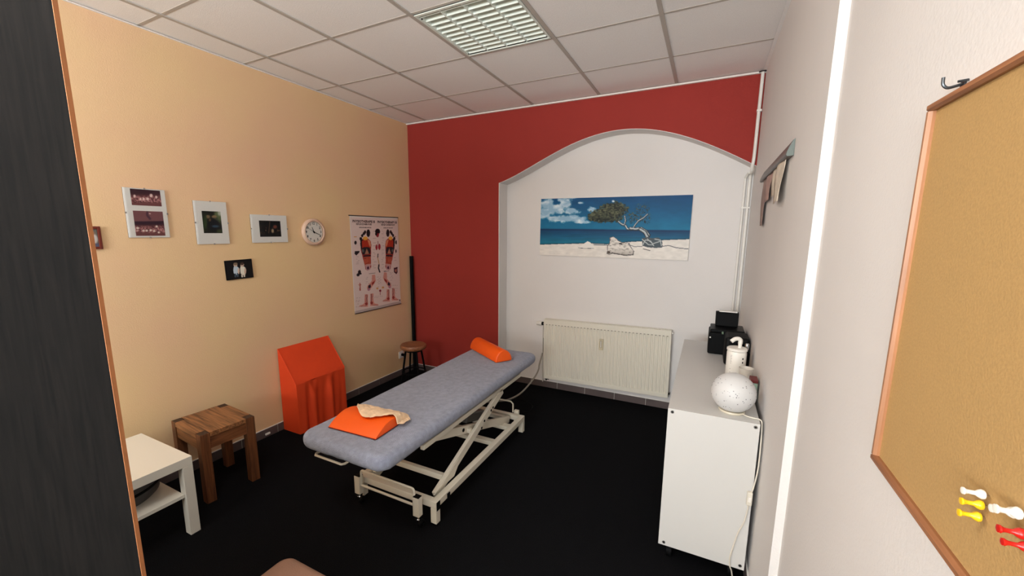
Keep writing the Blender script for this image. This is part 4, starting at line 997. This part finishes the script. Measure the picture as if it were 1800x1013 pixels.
def zw(z): return z
sheet_('pale printed sheet at the near end of the grey wall rail, lower edge curled', .20, .43, 1.795, .020, m_psheet, .010)
sheet_('cream sheet in the middle of the grey wall rail', .02, .21, 1.84, .014, mat('cream_sheet', srgb(226, 212, 190), .6, var=.1, vscale=40), .004)
sheet_('short brownish pink sheet toward the far end of the grey wall rail', -.24, -.02, 1.83, .016, mat('pink_sheet', srgb(176, 140, 128), .6, var=.12, vscale=12), .003)
sheet_('long narrow brownish strip at the far end of the grey wall rail', -.42, -.25, 1.70, .012, mat('brown_sheet', srgb(158, 128, 116), .6, var=.12, vscale=12), .003)

# ------------------------------------------------------------------ cork board near camera
ck_ = thing('cork_board', 'large wood-framed cork pin board on the near right wall', 'pin board', (XN, -3.515, 1.5535), -PI/2)
BW, BH = .605, .3035   # half sizes
m_cork = mat('cork', srgb(184, 147, 92), .85, bump=.12, bscale=260, var=.07, vscale=260)
m_oakf = wood('light_frame_wood', srgb(132, 84, 52), srgb(172, 116, 76), 1.0, 'X', .45)
m_oakz = wood('light_frame_wood_upright', srgb(150, 102, 68), srgb(180, 126, 86), 1.0, 'Z', .45)
MB().box(-BW+.008, BW-.008, -.012, -.002, -BH+.008, BH-.008).build('cork_panel', m_cork, ck_)
def mould(x0, x1, z0, z1, mm, hor):
    b = MB()
    if hor:
        zc = (z0+z1)/2; s = 1 if z1 > 0 else -1
        prf = [(-.002, z0), (-.002, z1), (-.016, z1), (-.021, zc+.003), (-.021, zc-.003), (-.017, z0)]
        b.prism(prf, x0, x1, 'X')
    else:
        xc = (x0+x1)/2; prf = [(x0, -.002), (x1, -.002), (x1, -.016), (xc+.003, -.021), (xc-.003, -.021), (x0, -.017)]
        b.prism(prf, z0, z1, 'Z')
    return b.build('frame_moulding', mm, ck_)
fwid = .013
mould(-BW, BW, BH-fwid, BH, m_oakf, True); mould(-BW, BW, -BH, -BH+fwid, m_oakf, True)
mould(-BW, -BW+fwid*.75, -BH+fwid, BH-fwid, m_oakz, False); mould(BW-fwid*.75, BW, -BH+fwid, BH-fwid, m_oakz, False)
def pin(name, label, y, z, color, tilt=(0, 0), s=.88):
    t = thing('push_pin', label, 'push pin', (XN-.0125, y, z), -PI/2, 'push pins in the cork board')
    t.rotation_euler = (tilt[0], tilt[1], -PI/2)
    m_ = mat(name+'_pin_plastic', color, .3)
    MB().lathe([(0, .004), (.0055*s, .004), (.0062*s, .006), (.0050*s, .0085), (.0028*s, .011), (.0026*s, .0165), (.0034*s, .0185), (.0046*s, .0200), (.0044*s, .0215), (0, .0222)], n=20, axis='Y').build('grip', m_, t)
    MB().cyl((0, 0.002, 0), (0, -.004, 0), .0006, n=6).build('needle', m_chrome, t)
pin('white', 'small white push pin uppermost of the left column in the cork board', -3.212, 1.367, srgb(244, 240, 228))
pin('yellow', 'bright yellow push pin directly below the small white pin', -3.213, 1.3545, srgb(246, 200, 30))
pin('yellow', 'lower yellow push pin at the bottom of the left column', -3.213, 1.340, srgb(226, 180, 30), s=.9)
pin('white', 'larger white push pin near the right edge of the photo', -3.268, 1.381, srgb(244, 240, 234), s=1.0)
pin('white', 'white push pin tucked directly against the larger white pin', -3.262, 1.3775, srgb(240, 236, 230), s=.9)
pin('red', 'upper red push pin at the right edge of the photo', -3.278, 1.3655, srgb(200, 30, 22))
pin('red', 'lower red push pin at the right edge of the photo', -3.287, 1.3575, srgb(200, 36, 24), s=.8)
# hook above the board
hk = thing('wall_hook', 'small dark metal hook above the top left corner of cork board', 'hook', (XN, -2.960, 1.869), -PI/2)
m_hook = mat('dark_hook', srgb(70, 72, 74), .3, .7)
MB().cyl((0, -.0005, 0), (0, -.003, 0), .006, n=14).build('hook_plate', m_hook, hk)
MB().tube(smooth([(0, -.003, 0), (0, -.010, -.002), (0, -.018, -.003), (0, -.023, .002), (0, -.024, .012)]), .0021, n=8).build('hook_arm', m_hook, hk)
MB().cyl((.012, -.001, .002), (.012, -.012, .001), .0018, n=8).build('nail', m_hook, hk)

# ------------------------------------------------------------------ black cupboard with open door at left
wd = thing('cupboard', 'tall black wood-grain cupboard with orange-brown edged door standing open at left edge', 'cupboard', (1.135, -4.01, 0))
m_bk = wood('black_ash', srgb(11, 10, 9), srgb(22, 19, 17), 1.2, 'Z', .9, .05); m_bk.node_tree.nodes['Principled BSDF'].inputs['Specular IOR Level'].default_value = .12
m_edge = mat('orange_brown_edge', srgb(186, 122, 76), .6, var=.08, vscale=20)
x0, x1, y0, y1 = -.165, .165, -.31, .31
MB().box(x0, x1, y0, y0+.018, .0, 2.18).build('side_panel', m_bk, wd); MB().box(x0, x1, y1-.018, y1, .0, 2.18).build('side_panel', m_bk, wd)
MB().box(x0, x1, y0+.0183, y1-.0183, 2.162, 2.18).build('top_panel', m_bk, wd); MB().box(x0, x1, y0+.0183, y1-.0183, .06, .078).build('bottom_panel', m_bk, wd)
MB().box(x0, x0+.006, y0+.0183, y1-.0183, .0783, 2.1617).build('back_panel', m_bk, wd)
for z in (.5, .95, 1.4, 1.85): MB().box(x0+.0065, x1-.02, y0+.0185, y1-.0185, z, z+.018).build('shelf', m_bk, wd)
# open door, hinged at the far front corner (1.3,-3.70)
hg = Vector((1.302-1.135, -3.680+4.01, 0)); fe = Vector((1.900-1.135, -3.436+4.01, 0))
d = (fe-hg); Ld = d.length; ang_ = math.atan2(d.y, d.x)
dr = MB().box(0.01, Ld, 0, .0105, .08, 2.17).build('door', m_bk, wd, loc=hg); dr.rotation_euler = (0, 0, ang_)
MB().box(Ld+.0001, Ld+.0012, 0, .0105, .08, 2.17).build('edge_strip', m_edge, dr)
for z in (.3, 1.2, 2.0): MB().cyl((-.002, .007, z), (-.002, .007, z+.06), .006, n=10).build('hinge', m_chrome, dr)

# ------------------------------------------------------------------ brown pouf at the bottom edge
pf = thing('brown_pouf', 'brown upholstered square pouf cropped at the bottom edge of the photo', 'pouf', (1.958, -3.160, 0))
MBp = slab_rings(.40, .40, .10, .05, .03)
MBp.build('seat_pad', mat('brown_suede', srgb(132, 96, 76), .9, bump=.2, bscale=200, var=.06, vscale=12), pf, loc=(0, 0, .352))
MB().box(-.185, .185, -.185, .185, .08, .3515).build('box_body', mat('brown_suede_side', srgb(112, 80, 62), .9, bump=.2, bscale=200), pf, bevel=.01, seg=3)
for sx in (-1, 1):
    for sy in (-1, 1): MB().cyl((sx*.15, sy*.15, 0), (sx*.15, sy*.15, .0795), .016, .022, n=14).build('leg', m_dkwoodz, pf)
